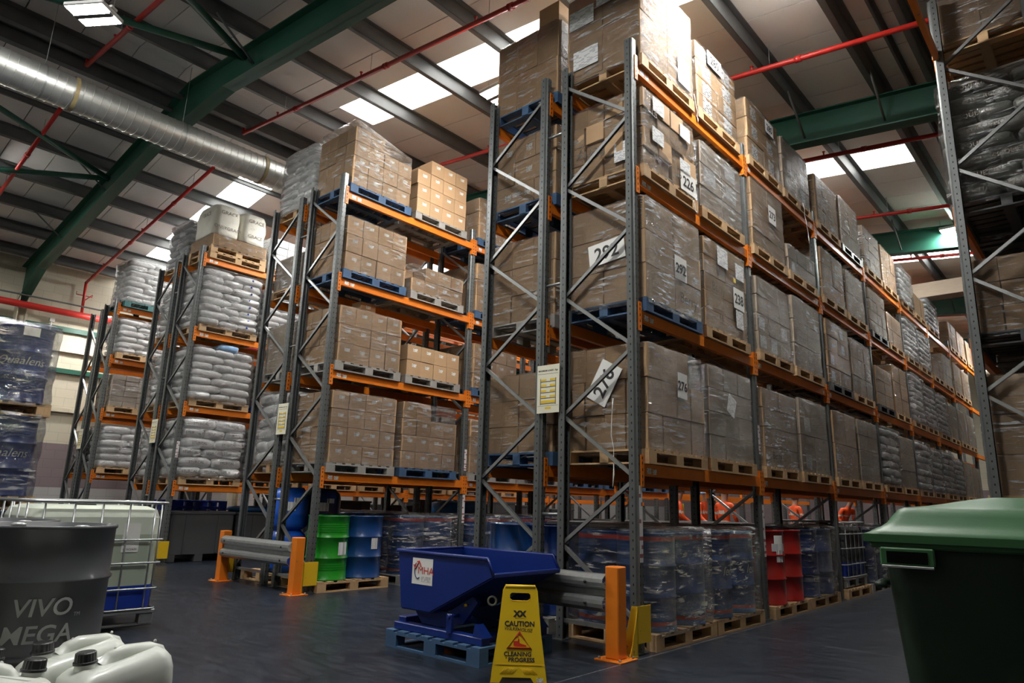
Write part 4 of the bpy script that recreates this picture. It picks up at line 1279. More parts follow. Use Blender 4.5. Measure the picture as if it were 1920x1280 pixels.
REAR_B = {
    (4, 0, 0): (S_, 'wood', 1.05, dict(nl=8, m='sack_white', wrap='film_heavy', w=1.2), 'silvery white sacks'),
    (3, 0, 0): (C, 'wood', 0.55, dict(ny=2, nx=2, nz=1, m='card_grey', wrap='film_heavy'), 'rounded beige load in cloudy wrap'),
    (2, 0, 0): (C, 'wood_grey', 0.78, dict(ny=2, nx=1, nz=1, m='card_grey', wrap='film'), 'large grey box'),
    (1, 0, 0): (S_, 'wood', 1.1, dict(nl=6, m='sack_white', wrap='film_light'), 'plump white sacks'),
    (3, 0, 1): (S_, 'wood', 0.3, dict(nl=2, m='sack_white', wrap=None), 'two layers of white sacks'),
    (2, 0, 1): (S_, 'wood', 0.5, dict(nl=3, m='sack_brown', wrap='film'), 'brown sacks'),
    (1, 0, 1): (C, 'wood', 0.3, dict(ny=3, nx=2, nz=1, m='card', wrap='film_light'), 'one layer of cartons'),
    (1, 1, 0): (C, 'wood', 0.3, dict(ny=3, nx=2, nz=1, m='card', wrap='film_light'), 'one layer of cartons'),
    (1, 1, 1): (C, 'wood', 0.3, dict(ny=3, nx=2, nz=1, m='card', wrap='film_light'), 'one layer of cartons'),
}
for (lv, k, j), spec in REAR_B.items():
    put(lv, k, j, spec, CXB2, YB_, B_LV, "labelled-carton rack's rear half", k >= 1, 'B2')

# ------------------------------------------------------------------ white-sack rack
CXC = XC - 0.462
LOADS_C = {
    (3, 0, 0): (S_, 'wood', 1.16, dict(nl=8, m='sack_white', wrap='film_light', w=1.2), 'white sacks with blue dots'),
    (2, 0, 0): (S_, 'wood', 1.02, dict(nl=7, m='sack_white', wrap='film_light', w=1.2), 'white sacks, one pale blue sack on top'),
    (1, 0, 0): (S_, 'wood', 1.08, dict(nl=6, m='sack_white', wrap='film', w=1.2, lab=['STURCAL', 'STURCAL F']), 'white sacks with printed names'),
    (4, 0, 1): (C, 'wood', 0.7, dict(ny=3, nx=2, nz=4, m='sack_white', wrap='film', sticker=(0.1, 0.08, 'label_sheet', 0.5, 0.5)), 'white boxes with printed panels'),
    (3, 0, 1): (S_, 'wood', 1.0, dict(nl=8, m='sack_white', wrap='film'), 'white sacks'),
    (2, 0, 1): (S_, 'pallet_blue', 0.85, dict(nl=8, m='sack_brown', wrap='film_heavy', w=1.0), 'brownish wrapped sacks'),
    (1, 0, 1): (S_, 'wood', 1.0, dict(nl=6, m='sack_white', wrap='film'), 'white sacks'),
    (1, 1, 0): (C, 'wood', 0.35, dict(ny=3, nx=2, nz=1, m='card', wrap='film_light'), 'one layer of cartons'),
    (1, 1, 1): (C, 'wood', 0.35, dict(ny=3, nx=2, nz=1, m='card', wrap='film_light'), 'one layer of cartons'),
    (1, 2, 0): (C, 'wood', 0.35, dict(ny=3, nx=2, nz=1, m='card', wrap='film_light'), 'one layer of cartons'),
    (1, 2, 1): (C, 'wood', 0.35, dict(ny=3, nx=2, nz=1, m='card', wrap='film_light'), 'one layer of cartons'),
    (1, 3, 0): (C, 'wood', 0.35, dict(ny=3, nx=2, nz=1, m='card', wrap='film_light'), 'one layer of cartons'),
}
for (lv, k, j), spec in LOADS_C.items():
    put(lv, k, j, spec, CXC, YC_, C_LV, 'white-sack rack', k >= 1, 'C', yoff=-0.02)
new_obj('sack', sack_me(0.24, 0.2, 0.09, 'helmet_blue', 0), GOT[('C', 2, 0, 0)], (0.22, 0.1, 1.0), label='pale blue sack')
g = GOT[('C', 3, 0, 0)]
for k in range(8):
    o = new_obj('round_sticker', lathe_me('dot', [(0, 0), (0.022, 0), (0.022, 0.004), (0, 0.004)], 'pallet_blue', 12), g, (0.506, 0.36 + 0.02 * (k % 2), 0.1 + k * 0.145), (0, PI / 2, 0), label='blue round sticker')
# double pallet with two printed big bags on a cardboard collar
cy = slot_y(0, 0, YC_)
z = C_LV[3]
for i in range(2):
    pallet(CXC, cy, z + i * PH, 'wood', '%s of two wooden pallets stacked under the printed white bags, white-sack rack' % ('lower', 'upper')[i], group='pallets in the racks')
z += 2 * PH
t = carton_load('shallow brown cardboard tray under the printed white bags, top of the white-sack rack', CXC, cy, z, 2, 1, 1, w=1.18, d=1.0, h=0.24, wrap='film_light', group=None)
def bigbag_me(w, d, h, seed):
    bm = bmesh.new()
    off = Vector((seed, seed * 2.3, 0))
    rows = []
    for j in range(9):
        f = j / 8
        s = 1 - 0.10 * max(0, (f - 0.72) / 0.28) ** 2 + 0.03 * math.sin(f * PI)
        row = []
        for i in range(24):
            th = 2 * PI * i / 24
            c_, s_ = math.cos(th), math.sin(th)
            e = 0.5
            x = d / 2 * math.copysign(abs(c_) ** e, c_) * s; y = w / 2 * math.copysign(abs(s_) ** e, s_) * s
            q = 1 + 0.05 * noise.noise(Vector((x * 4, y * 4, f * 4)) + off)
            row.append(bm.verts.new((x * q, y * q, h * f)))
        rows.append(row)
    for A, B in zip(rows, rows[1:]):
        for i in range(24):
            bm.faces.new((A[i], A[(i + 1) % 24], B[(i + 1) % 24], B[i])).smooth = True
    bm.faces.new(rows[-1]); bm.faces.new(list(reversed(rows[0])))
    return finish(bm, 'big_bag', 'bigbag')
for i, (yy, w1, w2, lab) in enumerate(((-0.3, 'GRACE', 'ONLYGRACE', 'left'), (0.3, 'GRACE', 'GRACE', 'right'))):
    tt = thing('bulk_bag', 'big pale bag printed GRACE, %s of the pair on the white-sack rack' % lab, 'bag', (CXC, cy + yy, z + 0.24), group='printed bulk bags')
    new_obj('bag_body', bigbag_me(0.58, 0.95, 0.68, i * 5.0), tt)
    text(w1, 0.11, 'ink_soft', tt, (0.49, 0, 0.5), ROT_X, name='printed_name')
    text(w2, 0.10, 'ink_soft', tt, (0.495, 0, 0.17), ROT_X, name='printed_name')
    if i == 0:
        text('GRACE', 0.12, 'ink_soft', tt, (0.1, -0.3, 0.48), ROT_Y, name='printed_name')
CXC2 = XC2 + 0.462
for lv, spec in ((4, (S_, 'wood', 0.95, dict(nl=7, m='sack_grey', wrap='film_heavy'), 'grey wrapped sacks')),
                 (3, (S_, 'wood', 1.0, dict(nl=8, m='sack_white', wrap='film_heavy'), 'white wrapped sacks')),
                 (2, (S_, 'wood', 1.0, dict(nl=7, m='sack_white', wrap='film_heavy'), 'white wrapped sacks')),
                 (1, (S_, 'wood', 0.9, dict(nl=6, m='sack_white', wrap='film_heavy'), 'dim white wrapped sacks'))):
    put(lv, 0, 0, spec, CXC2, YC_, C_LV, "white-sack rack's rear half", False, 'C2')

# ------------------------------------------------------------------ leftmost rack
CXD = XD - 0.4
for (lv, j), spec in {
    (4, 0): (S_, 'teal_pallet', 1.05, dict(nl=8, m='sack_white', wrap='film_heavy', d=0.9), 'silvery sacks on a teal pallet'),
    (3, 0): (S_, 'wood', 0.82, dict(nl=6, m='sack_white', wrap='film', d=0.9), 'silvery sacks'),
    (2, 0): (C, 'wood', 0.74, dict(ny=4, nx=3, nz=6, m='card_grey', wrap='film_heavy', d=0.9), 'brown-grey wrapped packets'),
    (1, 0): (S_, 'wood', 0.92, dict(nl=6, m='sack_white', wrap='film', d=0.9), 'white sacks'),
    (4, 1): (S_, 'wood', 1.0, dict(nl=8, m='sack_white', wrap='film_heavy', d=0.9), 'silvery sacks'),
    (3, 1): (S_, 'wood', 0.82, dict(nl=6, m='sack_white', wrap='film', d=0.9), 'silvery sacks'),
    (2, 1): (S_, 'wood', 0.9, dict(nl=6, m='sack_white', wrap='film', d=0.9), 'white sacks'),
    (1, 1): (S_, 'wood', 0.92, dict(nl=6, m='sack_white', wrap='film', d=0.9), 'white sacks'),
}.items():
    put(lv, 0, j, spec, CXD, 0.0, D_LV, 'leftmost rack', False, 'D')
put(1, 0, 0, (S_, 'wood', 0.85, dict(nl=5, m='sack_olive', wrap='film', d=0.9), 'dull olive sacks'), XD2 + 0.4, 0.0, D_LV, "leftmost rack's rear half", False, 'D2')

# ------------------------------------------------------------------ rack at the right edge
CXZ = X0F + 0.465
for (lv, k, j), spec in {
    (4, 0, 0): (C, 'wood', 0.6, dict(ny=2, nx=2, nz=1, m='card_dark', wrap='film_heavy'), 'wrapped dark cartons'),
    (3, 0, 0): (S_, 'plastic_dark', 1.42, dict(nl=8, m='sack_olive', wrap='film_light', w=1.2, d=1.0), 'grey printed sacks'),
    (3, 0, 1): (S_, 'plastic_dark', 1.3, dict(nl=8, m='sack_olive', wrap='film'), 'grey sacks'),
    (2, 0, 0): (C, 'plastic_dark', 0.8, dict(ny=3, nx=3, nz=3, m='card_dark', wrap='film'), 'wrapped dark cartons'),
    (2, 0, 1): (C, 'wood_grey', 1.0, dict(ny=3, nx=3, nz=3, m='card', wrap='film'), 'wrapped cartons'),
    (1, 0, 0): (C, 'wood', 1.2, dict(ny=2, nx=2, nz=3, m='card', wrap='film_heavy'), 'shiny wrapped cartons'),
    (1, 0, 1): (C, 'wood', 1.2, dict(ny=2, nx=2, nz=3, m='card', wrap='film'), 'wrapped cartons'),
    (3, 1, 0): (C, 'wood', 1.2, dict(ny=2, nx=2, nz=3, m='card_grey', wrap='film_heavy'), 'wrapped cartons'),
    (2, 1, 0): (C, 'wood', 1.0, dict(ny=2, nx=2, nz=3, m='card', wrap='film_heavy'), 'wrapped cartons'),
    (1, 1, 0): (C, 'wood', 1.2, dict(ny=2, nx=2, nz=3, m='card', wrap='film_heavy'), 'wrapped cartons'),
    (1, 2, 0): (C, 'wood', 1.2, dict(ny=2, nx=2, nz=3, m='card_grey', wrap='film_heavy'), 'wrapped cartons'),
    (2, 2, 0): (C, 'wood', 1.0, dict(ny=2, nx=2, nz=3, m='card_grey', wrap='film'), 'wrapped cartons'),
}.items():
    put(lv, k, j, spec, CXZ, Y0F, Z_LV, 'dark right-edge rack', k >= 1, 'Z')
g = GOT[('Z', 3, 0, 0)]
lh = 1.42 / 8
for k in range(8):
    text('ROQUETTE', 0.075, 'ink_soft', g, (-0.2 if k % 2 else 0.12, -0.64, k * lh + lh * 0.5), ROT_Y, name='printed_name')
    if k % 2 == 0:
        text('ROQUETTE', 0.055, 'ink_soft', g, (-0.28, -0.64, k * lh + lh * 0.5), ROT_Y, name='printed_name')

# ------------------------------------------------------------------ drums
def drum_me(m, R=0.285, H=0.88, ribs=True, hoop=None, hi=0.66, lo=0.34):
    k = ('drum', m, R, H, ribs, hoop, hi)
    if k in CACHE: return CACHE[k]
    pr = [(0, 0.012), (R - 0.02, 0.012), (R - 0.014, 0.0), (R + 0.006, 0.0), (R + 0.006, 0.014), (R, 0.02)]
    mids = [0] * 5
    def add(r, z, mi=0):
        pr.append((r, z)); mids.append(mi)
    if hoop:
        add(R + 0.001, 0.05, 0); add(R + 0.001, 0.085, 1)
    def rib(z):
        add(R, z - 0.016); add(R + 0.011, z - 0.004); add(R + 0.011, z + 0.004); add(R, z + 0.016)
    if ribs:
        z = 0.12
        while z < 0.24 * H / 0.88:
            add(R, z); add(R - 0.004, z + 0.012); add(R, z + 0.024); z += 0.03
    rib(H * lo); rib(H * hi)
    if ribs:
        z = H * 0.72
        while z < H * 0.88:
            add(R, z); add(R - 0.004, z + 0.012); add(R, z + 0.024); z += 0.03
    if hoop:
        add(R + 0.001, H - 0.075, 0); add(R + 0.001, H - 0.035, 1)
    add(R, H - 0.02); add(R + 0.007, H - 0.014); add(R + 0.007, H); add(R - 0.012, H); add(R - 0.014, H - 0.02); add(0, H - 0.02)
    CACHE[k] = lathe_me(k, pr, [m] + ([hoop] if hoop else []), 40, True, mids)
    return CACHE[k]

def drum_parts(t, m, loc, **kw):
    H = kw.get('H', 0.88)
    d = new_obj('drum', drum_me(m, **kw), t, loc, (0, 0, random.uniform(0, 6)))
    new_obj('bung', lathe_me('bung', [(0, 0), (0.032, 0), (0.032, 0.016), (0.02, 0.02), (0, 0.02)], 'galv', 14), d, (0.17, 0.05, H - 0.02))
    new_obj('bung', lathe_me('bung', [], 'galv'), d, (-0.19, -0.03, H - 0.02))
    return d

def drum(label, cx, cy, z, m, cat='drum', group='single drums', stickers=(), **kw):
    t = thing('steel_drum', label, cat, (cx, cy, z), 0, group)
    R = kw.get('R', 0.285); H = kw.get('H', 0.88)
    new_obj('drum_body', drum_me(m, **kw), t)
    for a in (0.6, 3.5):
        new_obj('bung', lathe_me('bung', [(0, 0), (0.032, 0), (0.032, 0.016), (0.02, 0.02), (0, 0.02)], 'galv', 14), t, (0.19 * math.cos(a), 0.19 * math.sin(a), H - 0.02))
    for (ang, zc, w, h, sm) in stickers:
        curved_sheet('drum_sticker', R + 0.003, ang, zc, w, h, sm, t)
    return t

def curved_sheet(name, R, ang, zc, w, h, m, parent, n=8):
    bm = bmesh.new()
    cols = []
    for i in range(n + 1):
        a = ang + (i / n - .5) * w / R
        cols.append([bm.verts.new(((R + d) * math.cos(a), (R + d) * math.sin(a), zz)) for d in (0, 0.0012) for zz in (zc - h / 2, zc + h / 2)])
    for A, B in zip(cols, cols[1:]):
        bm.faces.new((A[2], B[2], B[3], A[3])); bm.faces.new((A[1], B[1], B[0], A[0]))
        bm.faces.new((A[3], B[3], B[1], A[1])); bm.faces.new((A[0], B[0], B[2], A[2]))
    bm.faces.new(cols[0][:2] + [cols[0][3], cols[0][2]]); bm.faces.new([cols[-1][i] for i in (0, 2, 3, 1)])
    bmesh.ops.recalc_face_normals(bm, faces=bm.faces[:])
    return new_obj(name, finish(bm, name, m), parent)

def curved_text(body, size, m, parent, R, ang, zc, shear=0.0, bold=0.0, sx=1.0, name='lettering'):
    c = bpy.data.curves.new('tmp', 'FONT')
    c.body = body; c.size = size; c.align_x = 'CENTER'; c.align_y = 'CENTER'; c.shear = shear; c.offset = bold; c.resolution_u = 4
    o = bpy.data.objects.new('tmp', c)
    me = bpy.data.meshes.new_from_object(o)
    bpy.data.objects.remove(o)
    bm = bmesh.new(); bm.from_mesh(me)
    bmesh.ops.triangulate(bm, faces=bm.faces[:])
    bmesh.ops.subdivide_edges(bm, edges=[e for e in bm.edges if abs(e.verts[0].co.x - e.verts[1].co.x) > 0.03], cuts=2)
    for v in bm.verts:
        a = ang + v.co.x * sx / R
        v.co = Vector((R * math.cos(a), R * math.sin(a), zc + v.co.y))
    return new_obj(name, finish(bm, name, m), parent)

def film_round(parent, w, d, h, m, **kw):
    return film(parent, w, d, h, m, amp=0.03, **kw)

def wrapped_drums(label, cx, cy, z, m, wrap='film', hoop='hoop_red', group='wrapped drum loads', rotz=0, H=0.86, printed=None, ribs=True):
    t = thing('wrapped_drums', label, 'drums', (cx, cy, z), rotz, group)
    for x in (-.225, .225):
        for y in (-.295, .295):
            d = new_obj('drum', drum_me(m, R=0.272, H=H, hoop=hoop, ribs=ribs), t, (x - (0.0), y, 0))
            if printed and x > 0:
                curved_text(printed, 0.13, 'stencil', d, 0.277, -0.25 if len(printed) > 4 else -0.1, 0.46, shear=0.3, name='printed_name')
    if wrap:
        film(t, 1.15, 0.99, H + 0.03, wrap, amp=0.03, z0=-0.03)
    return t

# ---- wrapped drums and others under the central rack
GX = -0.44
pallet(GX, 0.78, 0, 'wood', 'wooden pallet on the floor under the wrapped blue drums by the orange post', group='pallets on the floor')
wrapped_drums('wrapped blue drums with red hoops at the near corner of the central rack', GX, 0.78, PH, 'drum_blue')
pallet(GX, 2.0, 0, 'wood', 'wooden pallet under the second wrapped blue drums beneath the central rack', group='pallets on the floor')
wrapped_drums('second wrapped blue drums beneath the central rack, printed leo', GX, 2.0, PH, 'drum_blue', printed='leo')
pallet(GX, 3.52, 0, 'wood', 'wooden pallet under the red drums', group='pallets on the floor')
for i, (x, y) in enumerate(((0.225, -0.29), (0.225, 0.29), (-0.3, -0.29), (-0.3, 0.29))):
    drum(('front red drum with blue and white stickers', 'second red drum beneath the central rack', 'red drum behind the stickered red drum', 'rearmost red drum beneath the central rack')[i],
         GX + x, 3.52 + y, PH, 'drum_red', group='red drums', ribs=False, R=0.278, H=0.86,
         stickers=((-0.25, 0.56, 0.12, 0.14, 'label_bold'), (-0.3, 0.75, 0.15, 0.1, 'paper'), (-0.3, 0.66, 0.22, 0.09, 'label_sheet')) if i == 0 else ())
pallet(GX, 4.75, 0, 'wood', 'wooden pallet under the dark blue wrapped drums beside the red drums', group='pallets on the floor')
wrapped_drums('dark blue wrapped drums beside the red drums', GX, 4.75, PH, 'drum_navy', hoop=None, wrap='film_light', ribs=False)

# ---- intermediate bulk containers
def ibc(label, cx, cy, z, rotz=0.0, W=1.1, D=0.95, H=1.12, fill=0.72, tank='ibc_tank', lower='ibc_fill', band=True, sticker=True, group='caged tanks', bars=5):
    t = thing('caged_tank', label, 'tank', (cx, cy, z), rotz, group)
    hx, hy = D / 2, W / 2
    # rounded plastic bottle in three tints: upper empty part, filled part, blue sheet at the foot
    def rr(bm, z0, z1, inset0, inset1, mi, n=6, r=0.12, cap=None):
        rows = []
        for (zz, ins) in ((z0, inset0), (z1, inset1)):
            ring = []
            ax, ay = hx - 0.024 - ins, hy - 0.024 - ins
            rad = max(0.02, r - ins * .3)
            for (sx_, sy_, a0) in ((1, 1, 0), (-1, 1, PI / 2), (-1, -1, PI), (1, -1, 1.5 * PI)):
                for q in range(n + 1):
                    a = a0 + PI / 2 * q / n
                    ring.append(bm.verts.new((sx_ * (ax - rad) + rad * math.cos(a), sy_ * (ay - rad) + rad * math.sin(a), zz)))
            rows.append(ring)
        L_ = len(rows[0])
        for i in range(L_):
            f = bm.faces.new((rows[0][i], rows[0][(i + 1) % L_], rows[1][(i + 1) % L_], rows[1][i])); f.smooth = True
        if cap == 'top': bm.faces.new(rows[1])
        return rows
    zb, zt = 0.17, H - 0.035
    zf = zb + (zt - zb) * fill
    z1 = zb + 0.2 if band else zb
    bm = bmesh.new(); rr(bm, z1, zf, 0, 0, 0)
    body = new_obj('bottle', finish(bm, 'bottle', lower), t)
    bm = bmesh.new()
    rr(bm, zf, zt - 0.1, 0, 0, 0); rr(bm, zt - 0.1, zt - 0.03, 0, 0.025, 0); rr(bm, zt - 0.03, zt, 0.025, 0.1, 0, cap='top')
    new_obj('bottle_top', finish(bm, 'bottle_top', tank), t)
    if band:
        bm = bmesh.new(); rr(bm, zb, z1, -0.003, -0.003, 0)
        new_obj('blue_sheet', finish(bm, 'blue_sheet', 'ibc_blue'), t, label='blue sheet round the foot of the tank')
    new_obj('filler_cap', lathe_me('ibccap', [(0, 0), (0.09, 0), (0.09, 0.03), (0.08, 0.035), (0, 0.035)], 'black_plastic', 20), t, (0, 0, zt))
    # cage
    def ring(zz, rad, nm, ext=0.0):
        c = 0.05
        x, y = hx + ext, hy + ext
        pts = [(x, -y + c, zz), (x, y - c, zz), (x - c * .3, y - c * .3, zz), (x - c, y, zz), (-x + c, y, zz), (-x + c * .3, y - c * .3, zz), (-x, y - c, zz), (-x, -y + c, zz),
               (-x + c * .3, -y + c * .3, zz), (-x + c, -y, zz), (x - c, -y, zz), (x - c * .3, -y + c * .3, zz)]
        tube(nm, pts, rad, 'galv', t, 8, closed=True)
    for zz in (0.16, 0.34, 0.57, 0.78): ring(zz, 0.009, 'cage_ring')
    ring(H, 0.014, 'cage_top_rail', 0.004)
    for i in range(bars):
        f = -1 + 2 * (i + .5) / bars
        for s in (-1, 1):
            tube('cage_bar', [(s * (hx - 0.012), f * hy, 0.13), (s * (hx - 0.012), f * hy, H)], 0.0085, 'galv', t, 6)
    for i in range(bars - 1):
        f = -1 + 2 * (i + .5) / (bars - 1)
        for s in (-1, 1):
            tube('cage_bar', [(f * hx, s * (hy - 0.012), 0.13), (f * hx, s * (hy - 0.012), H)], 0.0085, 'galv', t, 6)
    # steel pallet foot
    box('base_tray', -hx, hx, -hy, hy, 0.12, 0.15, 'galv', t, 0.004)
    for x in (-hx + .06, hx - .06):
        for y in (-hy + .07, 0, hy - .07):
            box('base_foot', x - .05, x + .05, y - .06, y + .06, 0.02, 0.12, 'galv', t, 0.01)
    for x in (-hx + .06, hx - .06):
        tube('base_runner', [(x, -hy, 0.02), (x, hy, 0.02)], 0.018, 'galv', t, 8)
    if sticker:
        s = sheet('paper_label', 0.15, 0.26, 'paper', t, (hx - 0.019, hy - 0.30, 0.80), ROT_X, label='white paper label')
        text('LTW20600', 0.026, 'ink', s, (0, -0.105, 0.0012), (0, 0, 0))
    return t
ibc('white caged tank with a blue sheet at its foot, behind the grey drum', -4.22, -3.11, 0.02, W=1.16, D=0.98, H=1.12)
pallet(GX, 6.32, 0, 'wood', 'wooden pallet under the grey wrapped caged tank', group='pallets on the floor')
ibc('grey wrapped caged tank under the central rack beyond the blue drums', GX, 6.32, PH, W=1.05, D=0.95, H=0.95, tank='grey_box', lower='grey_box', sticker=False)
pallet(GX, 7.58, 0, 'wood_grey', 'grey pallet under the last dark wrapped drums near the green bin', group='pallets on the floor')
wrapped_drums('dark wrapped drums near the green bin', GX, 7.58, PH, 'drum_navy', hoop=None, H=0.84)
for i, y in enumerate((9.14, 10.46, 11.96)):
    pallet(GX, y, 0, 'wood_grey', 'pallet on the floor deep under the central rack, %s of three' % ORD[i], detail=False, group='pallets on the floor')
    wrapped_drums('drums deep under the central rack, %s of three behind the bin' % ORD[i], GX, y, PH, 'drum_navy', hoop=None, H=0.84, wrap='film_light')

# ---- rear half of the central rack, floor level
def bulk_box(label, cx, cy, z, W=1.15, D=0.95, H=0.95, m='grey_box', group='black plastic bulk boxes'):
    t = thing('bulk_box', label, 'box', (cx, cy, z), 0, group)
    bm = bmesh.new()
    b_box(bm, -D / 2, D / 2, -W / 2, W / 2, 0.14, H - 0.03)
    bmesh.ops.bevel(bm, geom=[e for e in bm.edges if abs(e.verts[0].co.z - e.verts[1].co.z) > .3], offset=0.03, segments=2, affect='EDGES')
    new_obj('box_body', finish(bm, 'box_body', m), t)
    box('rim', -D / 2 - .012, D / 2 + .012, -W / 2 - .012, W / 2 + .012, H - 0.05, H, m, t, 0.006)
    for y in (-W / 2 + .1, 0, W / 2 - .1):
        box('skid', -D / 2, D / 2, y - .08, y + .08, 0, 0.14, m, t, 0.01)
    for s in (-1, 1):
        for y in (-W / 4, W / 4):
            box('side_rib', s * (D / 2) - .012, s * (D / 2) + .012, y - .02, y + .02, 0.16, H - .06, m, t)
    for x in (-D / 4, D / 4):
        box('side_rib', x - .02, x + .02, -W / 2 - .012, -W / 2 + .012, 0.16, H - .06, m, t)
    return t
bulk_box('dark grey bulk box behind the wrapped blue drums, under the central rack', CXA2, 1.9, 0, H=1.04)
bulk_box('dark grey bulk box under the central rack behind the red drums', CXA2, 3.56, 0, H=1.04)
bulk_box('dark grey bulk box under the central rack, farther in', CXA2, 4.75, 0, H=1.04)
bulk_box('dark grey bulk box under the central rack, deepest one', CXA2, 6.3, 0, H=1.0)
pallet(CXA2, 0.72, 0, 'wood_grey', 'grey pallet behind the blue skip, under the central rack', group='pallets on the floor')
drum('plain blue drum standing behind the blue skip', CXA2 - 0.2, 0.42, PH, 'drum_blue', ribs=False)
drum('plain dark blue drum behind the rack uprights above the skip', CXA2 + 0.25, 0.55, PH, 'drum_navy', ribs=False)

# ---- under the labelled-carton rack
pallet(CXB + 0.03, 0.66, 0, 'wood', 'wooden pallet carrying the green and blue drums', group='pallets on the floor')
drum('bright green drum with white labels, by the yellow guard', CXB + 0.24, 0.36, PH, 'drum_green', H=0.86,
     stickers=((0.12, 0.42, 0.09, 0.17, 'label_sheet'), (0.42, 0.42, 0.06, 0.17, 'label_sheet'), (-1.35, 0.5, 0.1, 0.16, 'label_sheet')))
drum('dark blue drum beside the green drum', CXB + 0.24, 0.95, PH, 'drum_blue', H=0.86, ribs=False, stickers=((0.05, 0.48, 0.11, 0.16, 'label_sheet'),))
drum('dark drum behind the green drum', CXB - 0.3, 0.95, PH, 'drum_navy', H=0.86, ribs=False)
pallet(CXB, 2.1, 0, 'wood_grey', 'grey pallet under the wrapped drums beyond the blue drum', group='pallets on the floor')
wrapped_drums('wrapped blue drums with red hoops, under the labelled-carton rack', CXB, 2.1, PH, 'drum_blue')
pallet(CXB, 3.55, 0, 'wood_grey', 'grey pallet under wrapped drums seen left of the rack upright', group='pallets on the floor')
wrapped_drums('wrapped blue drums just past the rack upright, behind the skip', CXB, 3.55, PH, 'drum_blue')
pallet(CXB, 4.9, 0, 'wood_grey', 'grey pallet under the farther wrapped drums behind the skip', group='pallets on the floor')
wrapped_drums('farther wrapped blue drums behind the skip', CXB, 4.9, PH, 'drum_blue', wrap='film_light')

def poly_drum(label, cx, cy, z, m='plastic_blue', H=0.86, R=0.275):
    t = thing('plastic_drum', label, 'drum', (cx, cy, z), 0.3, 'blue plastic drums')
    pr = [(0, 0.0), (R - 0.06, 0.0), (R - 0.01, 0.05), (R, 0.1), (R, H * .32), (R + 0.008, H * .36), (R, H * .40), (R, H * .78), (R - 0.02, H * .88), (R - 0.07, H * .95), (R - 0.09, H), (R - 0.1, H), (R - 0.11, H - 0.03), (0, H - 0.03)]
    new_obj('drum_body', lathe_me(('poly', m, H, R), pr, m, 40), t)
    for a in (0.5, 3.6):
        new_obj('bung', lathe_me('bung', [], 'galv'), t, (0.1 * math.cos(a), 0.1 * math.sin(a), H - 0.03))
    curved_sheet('paper_label', R + 0.003, -0.9, H * .55, 0.2, 0.13, 'label_sheet', t)
    curved_sheet('paper_label', R + 0.003, -0.45, H * .70, 0.12, 0.07, 'label_small', t)
    return t
pallet(CXB2, 0.72, 0, 'wood', 'wooden pallet under the blue plastic drums', group='pallets on the floor')
poly_drum('lower blue plastic drum behind the orange barrier post', CXB2 + 0.22, 0.42, PH, H=0.62)
poly_drum('upper bright blue plastic drum with paper labels, stacked behind the green drum', CXB2 + 0.22, 0.42, PH + 0.62, H=0.62)
poly_drum('darker blue plastic drum stacked right of the bright blue one', CXB2 + 0.22, 1.0, PH + 0.62, m='drum_navy', H=0.62)
poly_drum('blue plastic drum under the darker stacked one', CXB2 + 0.22, 1.0, PH, m='drum_navy', H=0.62)
pallet(CXB2 - 0.2, 2.1, 0, 'wood_grey', 'grey pallet far behind the steel crash barrier', group='pallets on the floor')
wrapped_drums('pale wrapped drums with red lids seen over the crash barrier', CXB2 - 0.2, 2.1, PH, 'drum_blue', wrap='film_heavy')

# ---- under the white-sack rack: dark bulk boxes and a stack of blue plastic pallets
bulk_box('charcoal bulk box under the white-sack rack, left of two', CXC - 0.2, 0.85, 0, W=1.25, H=0.92)
bulk_box('charcoal bulk box under the white-sack rack, right of two', CXC - 0.2, 2.2, 0, W=1.25, H=0.92)
for i in range(5):
    pallet(CXC2 - 0.3, 1.3, 0.42 + i * PH, 'pallet_blue', 'bright blue plastic pallet, %s from the bottom of a stack behind the bulk boxes' % ORD[i], group='stacked blue plastic pallets', rotz=0.0)
bulk_box('low grey bulk box carrying the stack of blue plastic pallets', CXC2 - 0.3, 1.3, 0, W=1.2, H=0.42)
tb = new_obj('blue_tarp', sack_me(0.4, 0.55, 0.07, 'tarp_blue', 1), None, (CXC - 0.2, 2.2, 0.90))
tag(tb, 'crumpled blue sheet lying on the charcoal bulk boxes', 'sheet')
fn = thing('floor_notice', 'white paper notice hanging from the lowest beam of the white-sack rack', 'notice', (XC + 0.012, 2.42, 1.16))
sheet('paper', 0.36, 0.3, 'paper', fn, (0, 0, 0), ROT_X)
text('Samples', 0.06, 'ink_soft', fn, (0.002, 0.02, 0.06), ROT_X)
text('Please keep', 0.045, 'ink_soft', fn, (0.002, 0, -0.02), ROT_X)

# ---- under the other bays: dark goods seen between uprights
for i, (x, y) in enumerate(((CXB, 6.6), (CXB, 7.75), (CXB2, 3.6), (CXB2, 4.88), (CXC, 3.6), (CXC, 5.0), (CXC, 6.5))):
    bulk_box('dim bulk box far under the racks, %s of seven' % ORD[i], x, y, 0, H=0.85 + 0.1 * (i % 2))
for i, (x, y) in enumerate(((CXC2, 3.65), (CXC2, 4.95), (CXC2, 6.45), (CXC2, 7.75), (CXC2, 9.25), (CXC2, 10.55), (CXC, 9.2), (CXC, 10.5), (CXC, 12.0))):
    bulk_box('tall dim bulk box at the back under the white-sack rack, %s of nine' % ORD[i], x, y, 0, H=1.28 - 0.08 * (i % 3), group='tall dim bulk boxes')
tt = new_obj('blue_tarp', sack_me(0.45, 0.5, 0.16, 'tarp_blue', 2), None, (CXB2, 4.2, 0.93))
tag(tt, 'blue wrapped bundle on a dim bulk box under the racks', 'bundle')

